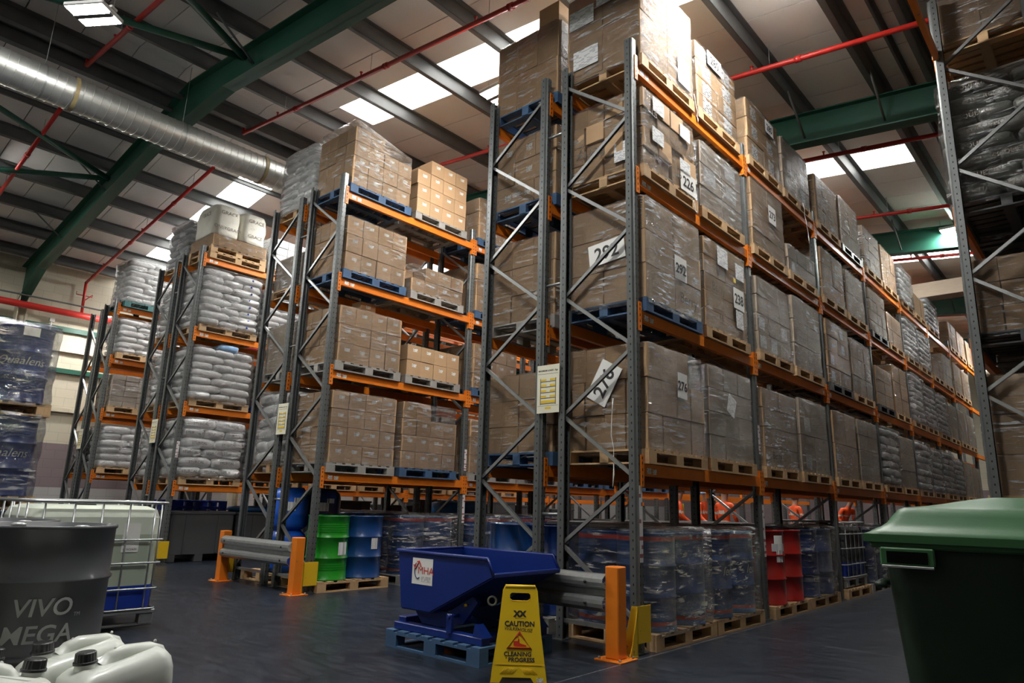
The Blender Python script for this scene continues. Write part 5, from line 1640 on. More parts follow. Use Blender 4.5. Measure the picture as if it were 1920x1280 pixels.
# ------------------------------------------------------------------ crash barriers and upright guards
def rail_me(L):
    k = ('rail', round(L, 3))
    if k not in CACHE:
        # W-section of a galvanised crash rail: (depth, height)
        pf = [(0.0, -.155), (.028, -.15), (.075, -.115), (.08, -.085), (.075, -.055), (.018, -.022), (.018, .022), (.075, .055), (.08, .085), (.075, .115), (.028, .15), (0.0, .155)]
        bm = bmesh.new()
        rows = []
        for x in (0, L):
            rows.append([bm.verts.new((x, -d, z)) for d, z in pf] + [bm.verts.new((x, -d + .006, z)) for d, z in reversed(pf)])
        n = len(rows[0])
        for i in range(n):
            bm.faces.new((rows[0][i], rows[1][i], rows[1][(i + 1) % n], rows[0][(i + 1) % n]))
        for r in rows:
            for i in range(len(pf) - 1):
                bm.faces.new((r[i], r[i + 1], r[n - 2 - i], r[n - 1 - i]))
        bmesh.ops.recalc_face_normals(bm, faces=bm.faces[:])
        CACHE[k] = finish(bm, 'rail', 'galv')
    return CACHE[k]
def barrier(label, x0, x1, y, H=0.72):
    t = thing('crash_barrier', label, 'barrier', (x0, y, 0), 0, 'steel crash barriers at the rack ends')
    L = x1 - x0
    for x in (0, L):
        p = box('post', x - .065, x + .065, -.065, .065, 0.012, H, 'orange', t, 0.008, label='orange square post')
        pl = box('base_plate', -.13, .13, -.13, .13, -0.012, 0.0, 'orange', p, 0.002)
        for sx_ in (-1, 1):
            for sy_ in (-1, 1):
                new_obj('bolt', lathe_me('bolt', [(0, 0), (0.012, 0), (0.012, 0.014), (0.008, 0.018), (0, 0.018)], 'galv', 8), p, (sx_ * .1, sy_ * .1, 0.0))
    r = new_obj('rail', rail_me(L - 0.13), t, (0.065, -0.03, H - 0.22), label='grey galvanised W-shaped rail')
    for x in (0.12, L - 0.3):
        for z in (0.085, -0.085):
            new_obj('bolt', lathe_me('railbolt', [(0, 0), (0.014, 0), (0.014, 0.008), (0, 0.01)], 'ink', 8), r, (x, -0.08, z), (PI / 2, 0, 0))
    return t
barrier('crash barrier with orange posts at the end of the central rack', -2.0, -0.02, -0.34, 0.735)
barrier('crash barrier with orange posts at the end of the labelled-carton rack', -6.98, -5.0, -0.26, 0.72)

def guard_me():
    if 'guard' not in CACHE:
        bm = bmesh.new()
        t = 0.008
        # folded plate: front wing (faces +x side) and side wing with a slanted edge running out to -y
        b_box(bm, 0.02, 0.02 + t, -0.10, 0.11, 0.1, 0.40)
        A = [(-0.05, -0.11), (0.02, -0.11)]
        for (pts) in ([(0.02, -0.10, 0.0), (0.02, -0.24, 0.0), (0.02, -0.19, 0.1), (0.02, -0.10, 0.40)], ):
            f = [bm.verts.new(p) for p in pts]; g = [bm.verts.new((p[0] + t, p[1], p[2])) for p in pts]
            bm.faces.new(f); bm.faces.new(list(reversed(g)))
            for i in range(4): bm.faces.new((f[i], g[i], g[(i + 1) % 4], f[(i + 1) % 4]))
        for (pts) in ([(-0.13, -0.11, 0.0), (0.028, -0.11, 0.0), (0.028, -0.11, 0.40), (-0.03, -0.11, 0.40)], ):
            f = [bm.verts.new(p) for p in pts]; g = [bm.verts.new((p[0], p[1] + t, p[2])) for p in pts]
            bm.faces.new(f); bm.faces.new(list(reversed(g)))
            for i in range(4): bm.faces.new((f[i], g[i], g[(i + 1) % 4], f[(i + 1) % 4]))
        b_box(bm, -0.12, 0.03, -0.24, -0.10, 0.0, 0.01)
        bmesh.ops.recalc_face_normals(bm, faces=bm.faces[:])
        CACHE['guard'] = finish(bm, 'guard_plate', 'yellow')
    return CACHE['guard']
def guard(label, x, y, mirror=False):
    t = thing('upright_guard', label, 'guard', (x, y, 0), 0, 'yellow upright guards')
    o = new_obj('guard_plate', guard_me(), t)
    if mirror: o.scale = (-1, 1, 1)
    for dy in (-0.2,):
        for dx in (-0.08, 0.0):
            new_obj('bolt', lathe_me('bolt', [], 'galv'), t, ((-dx if mirror else dx), dy, 0.01))
guard('scuffed yellow steel guard at the near foot of the central rack', 0.02, 0.0)
guard('yellow steel guard at the front foot of the labelled-carton rack', XB + 0.02, YB_)
guard('yellow steel guard at the rear foot of the labelled-carton rack', XB2 - 0.02, YB_, True)
guard('yellow steel guard at the front foot of the white-sack rack', XC + 0.02, YC_)

# ------------------------------------------------------------------ load notices on the end frames
def load_notice(label, x, y, z, w, h):
    t = thing('load_notice', label, 'notice', (x, y, z), 0, 'maximum-load notices')
    box('board', -w / 2, w / 2, -0.004, 0.0, 0, h, 'notice_cream', t)
    text('MAXIMUM LOADS - Kgs', w * 0.083, 'ink', t, (0, -0.0052, h * .88), ROT_Y, bold=0.0006)
    for zz in (0.81,):
        box('rule_line', -w * .46, w * .46, -0.0052, -0.004, h * zz, h * zz + 0.003, 'ink', t)
    for i in range(5):
        zz = h * (0.66 - i * 0.115)
        wd = w * (.62 if i < 4 else .62)
        box('diagram_beam', -w * .33, w * .33, -0.0052, -0.004, zz - 0.008, zz, 'ink_soft', t)
        if i < 4:
            for sx_ in (-.2, .2):
                box('yellow_patch', (sx_ - .12) * w, (sx_ + .12) * w, -0.0052, -0.004, zz + 0.004, zz + h * .045, 'sign_yellow', t)
        else:
            box('yellow_patch', -.32 * w, .32 * w, -0.0052, -0.004, zz + 0.004, zz + h * .06, 'sign_yellow', t)
    for sx_ in (-.34, .34):
        box('diagram_post', sx_ * w - .004, sx_ * w + .004, -0.0052, -0.004, h * .17, h * .72, 'ink_soft', t)
    box('yellow_patch', -.12 * w, .14 * w, -0.0052, -0.004, h * .08, h * .12, 'sign_yellow', t)
    box('rule_line', -w * .46, w * .46, -0.0052, -0.004, h * .145, h * .15, 'ink', t)
mat('notice_cream', (0.72, 0.70, 0.55), 0.5, var=0.03)
load_notice('cream maximum-loads notice on the end of the central rack', -1.03, -0.02, 2.14, 0.29, 0.5)
load_notice('cream maximum-loads notice on the end of the labelled-carton rack', XB - DEP - 0.1, YB_ - 0.02, 2.14, 0.27, 0.46)
load_notice('cream maximum-loads notice on the end of the white-sack rack', XC - DEP - 0.1, YC_ - 0.02, 2.2, 0.27, 0.46)
load_notice('cream maximum-loads notice on the end of the leftmost rack', XD - 0.85, -0.02, 2.2, 0.27, 0.46)
# coloured level stickers on the aisle uprights
for x, y, z0, z1, lab in ((0.0, 0.0, 0.75, 1.42, 'strip of coloured level stickers on the near upright of the central rack'),
                          (0.0, PITCH, 0.7, 1.3, 'strip of level stickers on the second upright of the central rack, low'),
                          (0.0, PITCH, 1.9, 2.25, 'strip of level stickers above the lowest beam, second upright of the central rack'),
                          (XB, YB_ + PITCH, 0.9, 1.36, 'strip of level stickers on the second upright of the carton rack, low'),
                          (XB, YB_ + PITCH, 1.75, 2.1, 'strip of level stickers higher on the second upright of the carton rack'),
                          (XC, YC_, 1.9, 2.2, 'strip of coloured level stickers on the white-sack rack upright')):
    o = sheet('level_stickers', 0.055, z1 - z0, 'label_color', None, (x + 0.0025, y + 0.05, (z0 + z1) / 2), ROT_X)
    tag(o, lab, 'sticker strip', 'level sticker strips')

# ------------------------------------------------------------------ blue tipping skip on its blue pallet
pallet(-1.125, -0.955, 0, 'wood_blue', 'worn blue pallet on the floor under the blue tipping skip', rotz=PI / 2, W=1.13, D=0.9, group='pallets on the floor')
sk = thing('tipping_skip', 'deep blue steel tipping skip with a white logo plate, on a blue pallet', 'skip', (-1.1, -0.935, PH))
def skip_body():
    Y0, Y1 = -0.415, 0.415
    zt, zl, zb = 0.655, 0.53, 0.185
    prof = [(-0.55, zt), (0.545, zt), (0.61, zl), (-0.11, zb), (-0.475, zb)]
    t = 0.012
    bm = bmesh.new()
    def side(y, y2):
        f = [bm.verts.new((x, y, z)) for x, z in prof]; g = [bm.verts.new((x, y2, z)) for x, z in prof]
        bm.faces.new(f); bm.faces.new(list(reversed(g)))
        n = len(prof)
        for i in range(n): bm.faces.new((f[i], g[i], g[(i + 1) % n], f[(i + 1) % n]))
    side(Y0, Y0 + t); side(Y1 - t, Y1)
    def plate(a, b):
        (xa, za), (xb, zb_) = a, b
        d = Vector((xb - xa, 0, zb_ - za)).normalized(); nrm = Vector((-d.z, 0, d.x)) * t
        v = []
        for (x, z) in (a, b):
            for y in (Y0 + t, Y1 - t):
                v.append(bm.verts.new((x, y, z)))
        w = [bm.verts.new(p.co + nrm) for p in v]
        bm.faces.new((v[0], v[1], v[3], v[2])); bm.faces.new((w[0], w[2], w[3], w[1]))
        for i, j in ((0, 1), (1, 3), (3, 2), (2, 0)): bm.faces.new((v[i], v[j], w[j], w[i]))
    plate((-0.475, zb), (-0.55, zt)); plate((-0.11, zb), (-0.475, zb)); plate((0.61, zl), (-0.11, zb))
    bmesh.ops.recalc_face_normals(bm, faces=bm.faces[:])
    return finish(bm, 'skip_body', 'skip_blue')
new_obj('hopper', skip_body(), sk)
for y in (-0.42, 0.42):
    tube('rim_bar', [(-0.56, y, 0.655), (0.55, y, 0.655), (0.615, y, 0.53)], 0.014, 'skip_blue', sk, 8)
tube('rim_bar', [(-0.56, -0.42, 0.655), (-0.56, 0.42, 0.655)], 0.014, 'skip_blue', sk, 8)
box('front_lip', 0.59, 0.63, -0.42, 0.42, 0.515, 0.55, 'skip_blue', sk, 0.006)
for y in (-0.30, 0.30):
    new_obj('rocker', prism_me([(-0.42, 0.19), (0.02, 0.19), (0.30, 0.34), (0.36, 0.30), (0.20, 0.12), (0.0, 0.065), (-0.3, 0.065)], 'y', y - 0.02, y + 0.02, 'skip_blue'), sk)
for y in (-0.36, 0.36):
    box('base_channel', -0.56, 0.50, y - 0.05, y + 0.05, 0.0, 0.06, 'skip_blue', sk, 0.006)
    new_obj('base_shoe', prism_me([(0.40, 0.06), (0.52, 0.06), (0.42, 0.15)], 'y', y - 0.05, y + 0.05, 'skip_blue'), sk)
    box('latch_post', 0.11, 0.17, y - 0.015 + (-0.05 if y < 0 else 0.05), y + 0.015 + (-0.05 if y < 0 else 0.05), 0.05, 0.2, 'skip_blue', sk, 0.005)
    tube('latch_pin', [(0.14, y - 0.08, 0.18), (0.14, y + 0.08, 0.18)], 0.016, 'skip_blue', sk, 8)
box('cross_member', -0.56, -0.46, -0.36, 0.36, 0.005, 0.1, 'skip_blue', sk, 0.006)
box('cross_member', 0.34, 0.44, -0.36, 0.36, 0.005, 0.055, 'skip_blue', sk, 0.006)
new_obj('grease_cap', lathe_me('ycap', [(0, 0), (0.012, 0), (0.012, 0.02), (0, 0.02)], 'sign_yellow', 10), sk, (0.24, -0.325, 0.27), (PI / 2, 0, 0), label='small yellow cap')
new_obj('steel_ring', lathe_me('sring', [(0.026, 0), (0.040, 0), (0.040, 0.015), (0.026, 0.015), (0.026, 0)], 'galv', 18), sk, (0.5, -0.30, 0.33), (PI / 2, 0, 0.5))
lp = sheet('logo_plate', 0.26, 0.215, 'paper', sk, (-0.22, -0.4175, 0.50), ROT_Y, label='white plate with a red MHA logo')
text('MHA', 0.085, 'sign_red', lp, (0.045, 0.005, 0.0015), (0, 0, 0), sx=1.1, name='logo_lettering')
pts = [(-0.055 + 0.042 * math.cos(a), 0.01 + 0.07 * math.sin(a), 0.002) for a in [PI * (0.72 + 0.95 * i / 14) for i in range(15)]]
tube('logo_arc', pts, 0.004, 'drum_navy', lp, 6)
tube('logo_arc', [(-0.055 + 0.042 * math.cos(a), 0.01 + 0.07 * math.sin(a), 0.002) for a in [PI * (0.1 + 0.5 * i / 10) for i in range(11)]], 0.004, 'sign_red', lp, 6)
tube('logo_tick', [(-0.11, 0.05, 0.002), (-0.085, 0.015, 0.002), (-0.04, 0.085, 0.002)], 0.006, 'sign_red', lp, 6)
sheet('small_print', 0.12, 0.045, 'label_print', lp, (0.05, -0.065, 0.0012), (0, 0, 0))

# ------------------------------------------------------------------ yellow floor sign
def sign_leaf(m, th):
    """trapezoid leaf in its x/z plane with hand-hole and foot notch"""
    out = [(-0.2, 0), (-0.135, 0), (-0.115, 0.035), (0.085, 0.035), (0.11, 0), (0.2, 0), (0.155, 0.33), (0.128, 0.61), (0.11, 0.645), (-0.11, 0.645), (-0.128, 0.61), (-0.155, 0.33)]
    hole = [(-0.075, 0.55), (-0.075, 0.585), (-0.062, 0.597), (0.062, 0.597), (0.075, 0.585), (0.075, 0.55), (0.055, 0.535), (-0.055, 0.535)]
    bm = bmesh.new()
    def layer(y):
        o = [bm.verts.new((x, y, z)) for x, z in out]; h = [bm.verts.new((x, y, z)) for x, z in hole]
        es = [bm.edges.new((o[i], o[(i + 1) % len(o)])) for i in range(len(o))] + [bm.edges.new((h[i], h[(i + 1) % len(h)])) for i in range(len(h))]
        bmesh.ops.triangle_fill(bm, use_beauty=True, use_dissolve=False, edges=es)
        return o, h
    a = layer(0); b = layer(th)
    for p, q in zip(a, b):
        for i in range(len(p)):
            bm.faces.new((p[i], p[(i + 1) % len(p)], q[(i + 1) % len(q)], q[i]))
    bmesh.ops.recalc_face_normals(bm, faces=bm.faces[:])
    return finish(bm, 'sign_leaf', m)
sg = thing('floor_sign', 'yellow folding caution sign reading CLEANING PROGRESS, standing before the skip', 'sign', (-0.135, -1.44, 0), 0.72)
leaf = sign_leaf('sign_yellow', 0.016)
f1 = new_obj('front_leaf', leaf, sg, (0, -0.10, 0), (-0.16, 0, 0))
f2 = new_obj('rear_leaf', leaf, sg, (0, 0.115, 0), (0.16, 0, 0))
tube('hinge_bar', [(-0.11, 0.007, 0.633), (0.11, 0.007, 0.633)], 0.013, 'sign_yellow', sg, 8)
text('CAUTION', 0.048, 'ink', f1, (0, -0.002, 0.385), ROT_Y, bold=0.0015, name='lettering')
text('WAREHOUSE', 0.034, 'ink', f1, (-0.01, -0.002, 0.348), (PI / 2, 0.06, 0), shear=0.2, name='handwriting')
text('CLEANING', 0.04, 'ink', f1, (-0.01, -0.002, 0.185), ROT_Y, bold=0.0012)
text("' PROGRESS", 0.04, 'ink', f1, (0.008, -0.002, 0.148), ROT_Y, bold=0.0012)
text('XX', 0.055, 'ink', f1, (0, -0.002, 0.452), ROT_Y, bold=0.003, sx=1.1, name='emblem')
text('Robert Scott', 0.012, 'ink', f1, (0, -0.002, 0.425), ROT_Y, name='small_lettering')
tri = [(-0.085, 0.225), (0.085, 0.225), (0.0, 0.33)]
tube('warning_triangle', [(x, -0.001, z) for x, z in tri], 0.009, 'sign_red', f1, 8, closed=True, label='red warning triangle')
new_obj('bucket_symbol', prism_me([(-0.04, 0.24), (-0.043, 0.272), (-0.012, 0.272), (-0.008, 0.285), (0.0, 0.285), (0.002, 0.258), (0.05, 0.245), (0.05, 0.238), (-0.005, 0.238)], 'y', -0.003, 0.0, 'sign_red'), f1)
tube('mop_symbol', [(0.0, -0.002, 0.26), (-0.012, -0.002, 0.31)], 0.002, 'sign_red', f1, 5)
box('moulded_rule', -0.165, 0.165, -0.004, 0.0, 0.115, 0.119, 'yellow', f1)
for i in range(8):
    for s in (-1, 1):
        tube('moulded_rib', [(s * 0.012 * (i + 1), -0.001, 0.095), (s * (0.012 * (i + 1) + 0.035), -0.001, 0.055)], 0.0025, 'sign_yellow', f1, 5)
sheet('barcode_sticker', 0.045, 0.026, 'label_small', f1, (0.15, -0.002, 0.022), ROT_Y)

# ------------------------------------------------------------------ grey drums, left foreground
pallet(-0.62, -4.52, 0, 'wood_grey', 'grey pallet under the grey drums at the lower left', group='pallets on the floor')
vd = drum('dented dark grey drum stencilled VIVO MEGA, left foreground', -0.58, -4.43, PH, 'drum_grey', ribs=False, R=0.297, H=0.93, hi=0.745, lo=0.40, group='grey drums')
ang = math.atan2(-5.529 + 4.43, 3.345 + 0.58)
curved_text('VIVO', 0.102, 'stencil', vd, 0.301, ang + 0.14, 0.585, shear=0.12, bold=0.0015, sx=1.0)
curved_text('MEGA', 0.102, 'stencil', vd, 0.301, ang + 0.12, 0.475, shear=0.12, bold=0.0015, sx=1.0)
curved_text('TM', 0.022, 'stencil', vd, 0.301, ang + 0.62, 0.55)
drum('second dark grey drum behind the VIVO MEGA drum', -1.22, -4.50, PH, 'drum_grey', ribs=False, R=0.297, H=0.93, hi=0.745, lo=0.40, group='grey drums')

# ------------------------------------------------------------------ white jerrycans
def jerry_me():
    if 'jerry' in CACHE: return CACHE['jerry']
    bm = bmesh.new()
    W, D, H = 0.36, 0.255, 0.52          # W along y, D along x
    def ring(z, ins, sk=0.0):
        r = 0.05
        ax, ay = D / 2 - ins, W / 2 - ins
        out = []
        for (sx_, sy_, a0) in ((1, 1, 0), (-1, 1, PI / 2), (-1, -1, PI), (1, -1, 1.5 * PI)):
            for q in range(6):
                a = a0 + PI / 2 * q / 5
                out.append(bm.verts.new((sx_ * (ax - r) + r * math.cos(a), sy_ * (ay - r) + r * math.sin(a), z)))
        return out
    lv = [(0.0, 0.03), (0.012, 0.008), (0.03, 0.0), (0.10, 0.0), (0.11, 0.005), (0.13, 0.005), (0.14, 0.0), (H * .72, 0.0), (H * .82, 0.003), (H * .89, 0.012), (H * .93, 0.028), (H * .95, 0.05)]
    rows = [ring(z, i) for z, i in lv]
    for A, B in zip(rows, rows[1:]):
        n = len(A)
        for i in range(n):
            bm.faces.new((A[i], A[(i + 1) % n], B[(i + 1) % n], B[i])).smooth = True
    bm.faces.new(rows[-1]); bm.faces.new(list(reversed(rows[0])))
    for v in bm.verts:
        if v.co.z > H * .75 and v.co.y < 0.0:
            f = min(1, -v.co.y / 0.08); v.co.z -= 0.05 * f * f * (3 - 2 * f) * min(1, (v.co.z - H * .75) / (H * .15))
    CACHE['jerry'] = finish(bm, 'can_body', 'jerry')
    return CACHE['jerry']
def jerry(label, cx, cy, z, rotz=0.0):
    t = thing('jerrycan', label, 'jerrycan', (cx, cy, z), rotz, 'white jerrycans in the left foreground')
    H = 0.52
    new_obj('can_body', jerry_me(), t)
    bm = bmesh.new()
    b_tube(bm, [(0, -0.045, H * .84), (0, -0.025, H * .89), (0, 0.01, H * .92), (0, 0.11, H * .92), (0, 0.14, H * .90), (0, 0.155, H * .84)], [0.036, 0.034, 0.032, 0.032, 0.033, 0.034], 14)
    new_obj('carry_handle', finish(bm, 'carry_handle', 'jerry'), t)
    for y in (-0.015, 0.13):
        new_obj('mould_pip', lathe_me('pip', [(0.006, 0), (0.006, 0.006), (0.003, 0.009), (0, 0.01)], 'jerry', 8), t, (0, y, H * (0.955 if y < 0 else 0.975)))
    new_obj('neck', lathe_me('jneck', [(0.036, -0.03), (0.034, 0.02), (0.03, 0.03)], 'jerry', 20), t, (0, -0.115, H * .86))
    k = 'jcap'
    if k not in CACHE:
        bm = bmesh.new()
        n = 40
        rows = []
        for z_, r_ in ((0, 0.041), (0.008, 0.041), (0.010, 0.036), (0.038, 0.034), (0.042, 0.030)):
            rows.append([bm.verts.new(((r_ + (0.0015 if (i % 2 and z_ > .009 and z_ < .04) else 0)) * math.cos(2 * PI * i / n), (r_ + (0.0015 if (i % 2 and z_ > .009 and z_ < .04) else 0)) * math.sin(2 * PI * i / n), z_)) for i in range(n)])
        for A, B in zip(rows, rows[1:]):
            for i in range(n): bm.faces.new((A[i], A[(i + 1) % n], B[(i + 1) % n], B[i]))
        bm.faces.new(rows[-1])
        CACHE[k] = finish(bm, 'screw_cap', 'black_plastic')
    new_obj('screw_cap', CACHE[k], t, (0, -0.115, H * .885), (0.08, 0, 0), label='black ribbed screw cap')
    return t
JZ = PH
pallet(0.17, -4.62, 0, 'wood', 'wooden pallet under the white jerrycans', group='pallets on the floor', W=1.1, D=0.8)
jerry('white jerrycan with black cap, rightmost and nearest', 0.32, -4.36, JZ)
jerry('white jerrycan with black cap, behind the rightmost one', 0.03, -4.42, JZ)
jerry('white jerrycan with black cap, left front, cap on its right end', 0.33, -4.76, JZ, PI)
jerry('white jerrycan at the left edge, mostly hidden behind the others', 0.04, -4.82, JZ, PI)

# ------------------------------------------------------------------ stacked wrapped drums at the left edge
bx_, by_ = -6.30, -3.72
for i in range(3):
    z = i * 1.02
    pallet(bx_, by_, z, 'wood', 'wooden pallet in the tall drum stack at the left edge, %s from the floor' % ORD[i], group='pallets in the drum stack')
    wrapped_drums('wrapped navy drums printed in white script, %s tier of the left-edge stack' % ('bottom', 'middle', 'top')[i], bx_, by_, z + PH, 'drum_navy', wrap='film_light', hoop=None, group='stacked navy drums', printed='Quaalens', H=0.87)
o = sheet('paper_sticker', 0.16, 0.1, 'paper', None, (bx_ + 0.503, by_ + 0.28, 2.04 + PH + 0.80), ROT_X)
tag(o, 'white sticker near the rim of the topmost navy drum', 'sticker')
ws = thing('wall_sensor', 'small white square sensor on a short rod, on the cream wall above the drums', 'sensor', (X_LEFT + 0.12, -0.48, 5.25))
tube('rod', [(0, 0, 0), (0, 0, 0.24)], 0.018, 'paper', ws, 8)
box('sensor_head', -0.05, 0.05, -0.06, 0.06, 0.24, 0.35, 'paper', ws, 0.01)

# ------------------------------------------------------------------ green wheeled bin, right foreground
BW, BD, BH = 1.26, 0.95, 1.13
bn = thing('wheeled_bin', 'large dark green wheeled bin with a domed lid, right foreground', 'bin', (2.475, -2.17, 0), 0.12)
def bin_body():
    bm = bmesh.new()
    rows = []
    for z, ix, iy in ((0.2, 0.13, 0.12), (0.24, 0.10, 0.10), (0.6, 0.07, 0.06), (1.0, 0.035, 0.03), (BH - 0.04, 0.03, 0.02)):
        r = 0.09
        ring = []
        x0, x1, y0, y1 = ix, BW - ix, iy, BD - iy
        for (cx_, cy_, a0) in ((x1 - r, y1 - r, 0), (x0 + r, y1 - r, PI / 2), (x0 + r, y0 + r, PI), (x1 - r, y0 + r, 1.5 * PI)):
            for q in range(6):
                a = a0 + PI / 2 * q / 5
                ring.append(bm.verts.new((cx_ + r * math.cos(a), cy_ + r * math.sin(a), z)))
        rows.append(ring)
    for A, B in zip(rows, rows[1:]):
        n = len(A)
        for i in range(n): bm.faces.new((A[i], A[(i + 1) % n], B[(i + 1) % n], B[i])).smooth = True
    bm.faces.new(list(reversed(rows[0])))
    return finish(bm, 'bin_body', 'bin_green_shaded')
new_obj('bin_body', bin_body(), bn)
def lid_me():
    bm = bmesh.new()
    nx_, ny_ = 60, 40
    def st(x):
        x = max(0, min(1, x)); return x * x * (3 - 2 * x)
    def hgt(u, v):
        d1 = min(min(u, 1 - u) / 0.05, min(v, 1 - v) / 0.05)
        d2 = min((min(u, 1 - u) - 0.045) / 0.07, (min(v, 1 - v) - 0.05) / 0.09)
        d3 = min((min(u, 1 - u) - 0.10) / 0.3, (min(v, 1 - v) - 0.15) / 0.3)
        return 0.03 * st(d1) + 0.085 * st(d2) + 0.055 * st(d3)
    vt = [[bm.verts.new((-0.03 + (BW + 0.06) * i / nx_, -0.03 + (BD + 0.06) * j / ny_, BH + 0.012 + hgt(i / nx_, j / ny_))) for j in range(ny_ + 1)] for i in range(nx_ + 1)]
    for i in range(nx_):
        for j in range(ny_):
            bm.faces.new((vt[i][j], vt[i + 1][j], vt[i + 1][j + 1], vt[i][j + 1])).smooth = True
    # skirt
    edge = [vt[i][0] for i in range(nx_ + 1)] + [vt[nx_][j] for j in range(1, ny_ + 1)] + [vt[i][ny_] for i in range(nx_ - 1, -1, -1)] + [vt[0][j] for j in range(ny_ - 1, 0, -1)]
    low = [bm.verts.new((v.co.x, v.co.y, BH - 0.03 + 0.01)) for v in edge]
    n = len(edge)
    for i in range(n):
        bm.faces.new((edge[i], low[i], low[(i + 1) % n], edge[(i + 1) % n]))
    bmesh.ops.recalc_face_normals(bm, faces=bm.faces[:])
    return finish(bm, 'bin_lid', 'bin_green')
new_obj('domed_lid', lid_me(), bn, label='green domed lid')
box('rim', -0.01, BW + 0.01, -0.01, BD + 0.01, BH - 0.045, BH - 0.012, 'bin_green', bn, 0.008)
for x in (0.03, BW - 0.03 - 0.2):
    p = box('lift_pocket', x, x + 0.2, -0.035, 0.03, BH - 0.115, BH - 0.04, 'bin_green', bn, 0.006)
    box('pocket_shade', -0.075, 0.075, -0.036, -0.0325, 0.012, 0.06, 'hole_shade', p)  # near-black plate, paints the shade inside the pocket
    box('steel_edge', -0.095, 0.095, -0.042, -0.02, -0.006, 0.004, 'galv', p, 0.002)
lk = box('lock_plate', 0.52, 0.72, -0.012, 0.05, 0.83, 1.06, 'bin_green_shaded', bn, 0.01)
for x in (-0.035, 0.035):
    new_obj('screw_hole', lathe_me('shole', [(0, 0), (0.012, 0), (0.012, 0.003), (0, 0.003)], 'ink', 12), lk, (x, -0.031, 0.16), (PI / 2, 0, 0))
new_obj('lock_barrel', lathe_me('lockb', [(0, 0), (0.032, 0), (0.036, 0.008), (0.03, 0.014), (0.012, 0.014), (0.012, 0.01), (0, 0.01)], 'plastic_dark', 20), lk, (0, -0.031, 0.05), (PI / 2, 0, 0))
for x in (0.2, BW - 0.2):
    for y in (0.2, BD - 0.2):
        c_ = box('caster_fork', x - 0.035, x + 0.035, y - 0.03, y + 0.03, 0.1, 0.215, 'galv', bn, 0.004)
        bm = bmesh.new(); b_tube(bm, [(-0.022, 0, -0.0), (0.022, 0, -0.0)], 0.1, 20)
        new_obj('wheel', finish(bm, 'wheel', 'black_plastic'), c_, (0, 0, 0.0))
for y in (0.14, BD - 0.14):
    for s in (0,):
        tube('side_handle', [(0.035, y - 0.08, BH - 0.2), (0.0, y - 0.08, BH - 0.2), (0.0, y + 0.08, BH - 0.2), (0.035, y + 0.08, BH - 0.2)], 0.014, 'bin_green_shaded', bn, 8)

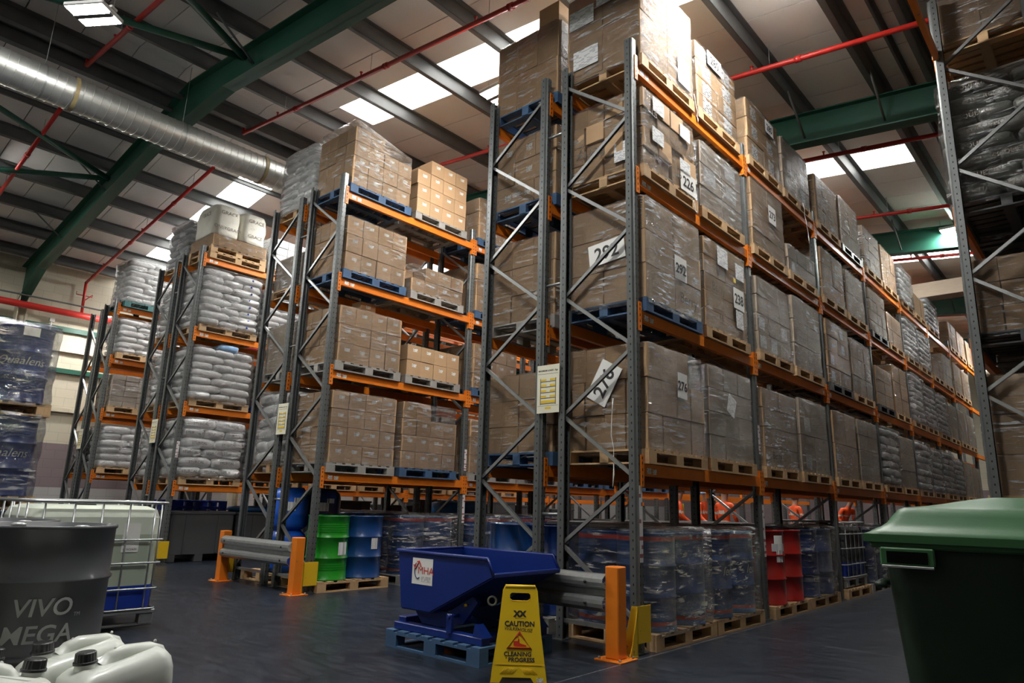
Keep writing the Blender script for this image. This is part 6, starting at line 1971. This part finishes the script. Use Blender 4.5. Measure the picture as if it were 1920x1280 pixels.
# ------------------------------------------------------------------ workers in the next aisle
def person(label, x, y, rotz, jacket='hivis', bend=0.15, arm_f=0.35, hat=None, s=0.95, bib=False):
    t = thing('person', label, 'person', (x, y, 0), rotz, 'workers in orange jackets')
    V, E_, R_ = [], [], []
    def j(p, r, par=None):
        V.append(Vector(p) * s); R_.append(r * s)
        if par is not None: E_.append((par, len(V) - 1))
        return len(V) - 1
    lean = lambda z: -bend * max(0, z - 0.95)
    pel = j((0, 0, 0.95), 0.135)
    wai = j((0, lean(1.1), 1.10), 0.125, pel)
    che = j((0, lean(1.32), 1.32), 0.15, wai)
    nek = j((0, lean(1.48), 1.48), 0.06, che)
    hd1 = j((0, lean(1.56) - 0.015, 1.56), 0.075, nek)
    hd2 = j((0, lean(1.66) - 0.02, 1.665), 0.085, hd1)
    hd3 = j((0, lean(1.73) - 0.01, 1.735), 0.05, hd2)
    for sd in (-1, 1):
        hip = j((sd * 0.095, 0, 0.88), 0.095, pel)
        kne = j((sd * 0.11, -0.03, 0.49), 0.062, hip)
        ank = j((sd * 0.115, 0.02, 0.09), 0.042, kne)
        toe = j((sd * 0.125, -0.15, 0.04), 0.036, ank)
        sho = j((sd * 0.185, lean(1.40), 1.40), 0.068, che)
        elb = j((sd * 0.235, lean(1.12) - arm_f * .35, 1.13), 0.05, sho)
        wri = j((sd * 0.2, lean(0.98) - arm_f, 1.0), 0.032, elb)
        plm = j((sd * 0.195, lean(0.96) - arm_f - 0.07, 0.98), 0.03, wri)
        for q, (dx, ln) in enumerate(((-0.027, .06), (-0.009, .07), (0.009, .066), (0.027, .052))):
            k1 = j((sd * 0.195 + dx, V[plm].y / s - 0.045, 0.975), 0.010, plm)
            j((sd * 0.195 + dx, V[plm].y / s - 0.04 - ln * .7, 0.955), 0.008, k1)
        th1 = j((sd * 0.195 - sd * 0.04, V[plm].y / s + 0.005, 0.975), 0.011, plm)
        j((sd * 0.195 - sd * 0.05, V[plm].y / s - 0.04, 0.965), 0.009, th1)
    me = bpy.data.meshes.new('tmp'); me.from_pydata([tuple(v) for v in V], E_, [])
    o = bpy.data.objects.new('tmp', me); COL.objects.link(o)
    sm = o.modifiers.new('skin', 'SKIN')
    if not me.skin_vertices:
        bm = bmesh.new(); bm.from_mesh(me); bm.verts.layers.skin.verify(); bm.to_mesh(me); bm.free()
    for i, sv in enumerate(me.skin_vertices[0].data):
        sv.radius = (R_[i], R_[i] * (0.78 if i in (0, 1, 2) else 1)); sv.use_root = (i == 0)
    sd_ = o.modifiers.new('sub', 'SUBSURF'); sd_.levels = 2; sd_.render_levels = 2
    bpy.context.view_layer.update()
    body = bpy.data.meshes.new_from_object(o.evaluated_get(bpy.context.evaluated_depsgraph_get()))
    bpy.data.objects.remove(o)
    body.materials.clear()
    for m in (jacket, 'trousers', 'skin', 'reflective', 'black_plastic'): body.materials.append(MATS[m])
    for p in body.polygons:
        p.use_smooth = True
        c_ = p.center / s
        arm_hand = abs(c_.x) > 0.13 and c_.y < lean(0.98) - arm_f - 0.0 and 0.85 < c_.z < 1.1
        if c_.z > 1.475 or arm_hand: p.material_index = 2
        elif c_.z < 0.10: p.material_index = 4
        elif c_.z < 0.86: p.material_index = 1
        elif 1.0 < c_.z < 1.05 or 1.2 < c_.z < 1.25: p.material_index = 3
        else: p.material_index = 0
    new_obj('body', body, t)
    # face, ears and hair or helmet
    hy_, hz_ = (lean(1.66) - 0.02) * s, 1.66 * s
    for sx_ in (-1, 1):
        new_obj('eye', lathe_me('eye', [(0, -0.009), (0.009, 0), (0, 0.009)], 'ink', 8), t, (sx_ * 0.03 * s, hy_ - 0.085 * s, hz_ - 0.01))
        new_obj('ear', lathe_me('ear', [(0, -0.025), (0.014, 0), (0, 0.025)], 'skin', 8), t, (sx_ * 0.085 * s, hy_, hz_ - 0.02))
    new_obj('nose', lathe_me('nose', [(0.014, -0.02), (0.012, 0), (0, 0.025)], 'skin', 8), t, (0, hy_ - 0.085 * s, hz_ - 0.035))
    box('mouth', -0.022, 0.022, hy_ - 0.083 * s, hy_ - 0.07 * s, hz_ - 0.075, hz_ - 0.067, 'sign_red', t)
    k = ('hair', hat)
    pr = [(0.093, -0.03), (0.095, 0.01), (0.085, 0.05), (0.055, 0.083), (0, 0.095)] if not hat else [(0.125, -0.005), (0.105, 0.0), (0.103, 0.05), (0.07, 0.1), (0, 0.115)]
    new_obj('hair' if not hat else 'safety_helmet', lathe_me(k, pr, hat or 'hair', 20), t, (0, hy_ + 0.012, hz_ + 0.005))
    if bib:
        box('yellow_panel', -0.1, 0.1, -0.135 + lean(1.3), -0.12 + lean(1.3), 1.12 * s, 1.4 * s, 'hivis_yellow', t, 0.004)
person('worker in an orange jacket half hidden by a black upright, left of the three', -3.68, 7.44, 2.2, bend=0.2, bib=True)
person('worker in an orange jacket and blue helmet, middle of the three', -3.85, 9.15, 1.2, hat='helmet_blue', bend=0.1, arm_f=0.3)
person('worker in an orange jacket seen from behind, right of the three', -2.9, 8.1, 2.9, bend=0.05, arm_f=0.2)
person('bent worker in an orange jacket near the grey caged tank', -2.75, 15.2, 0.9, bend=0.7, arm_f=0.3)
person('distant worker in orange standing under the racks', -3.3, 13.2, 2.6, bend=0.05, arm_f=0.15)
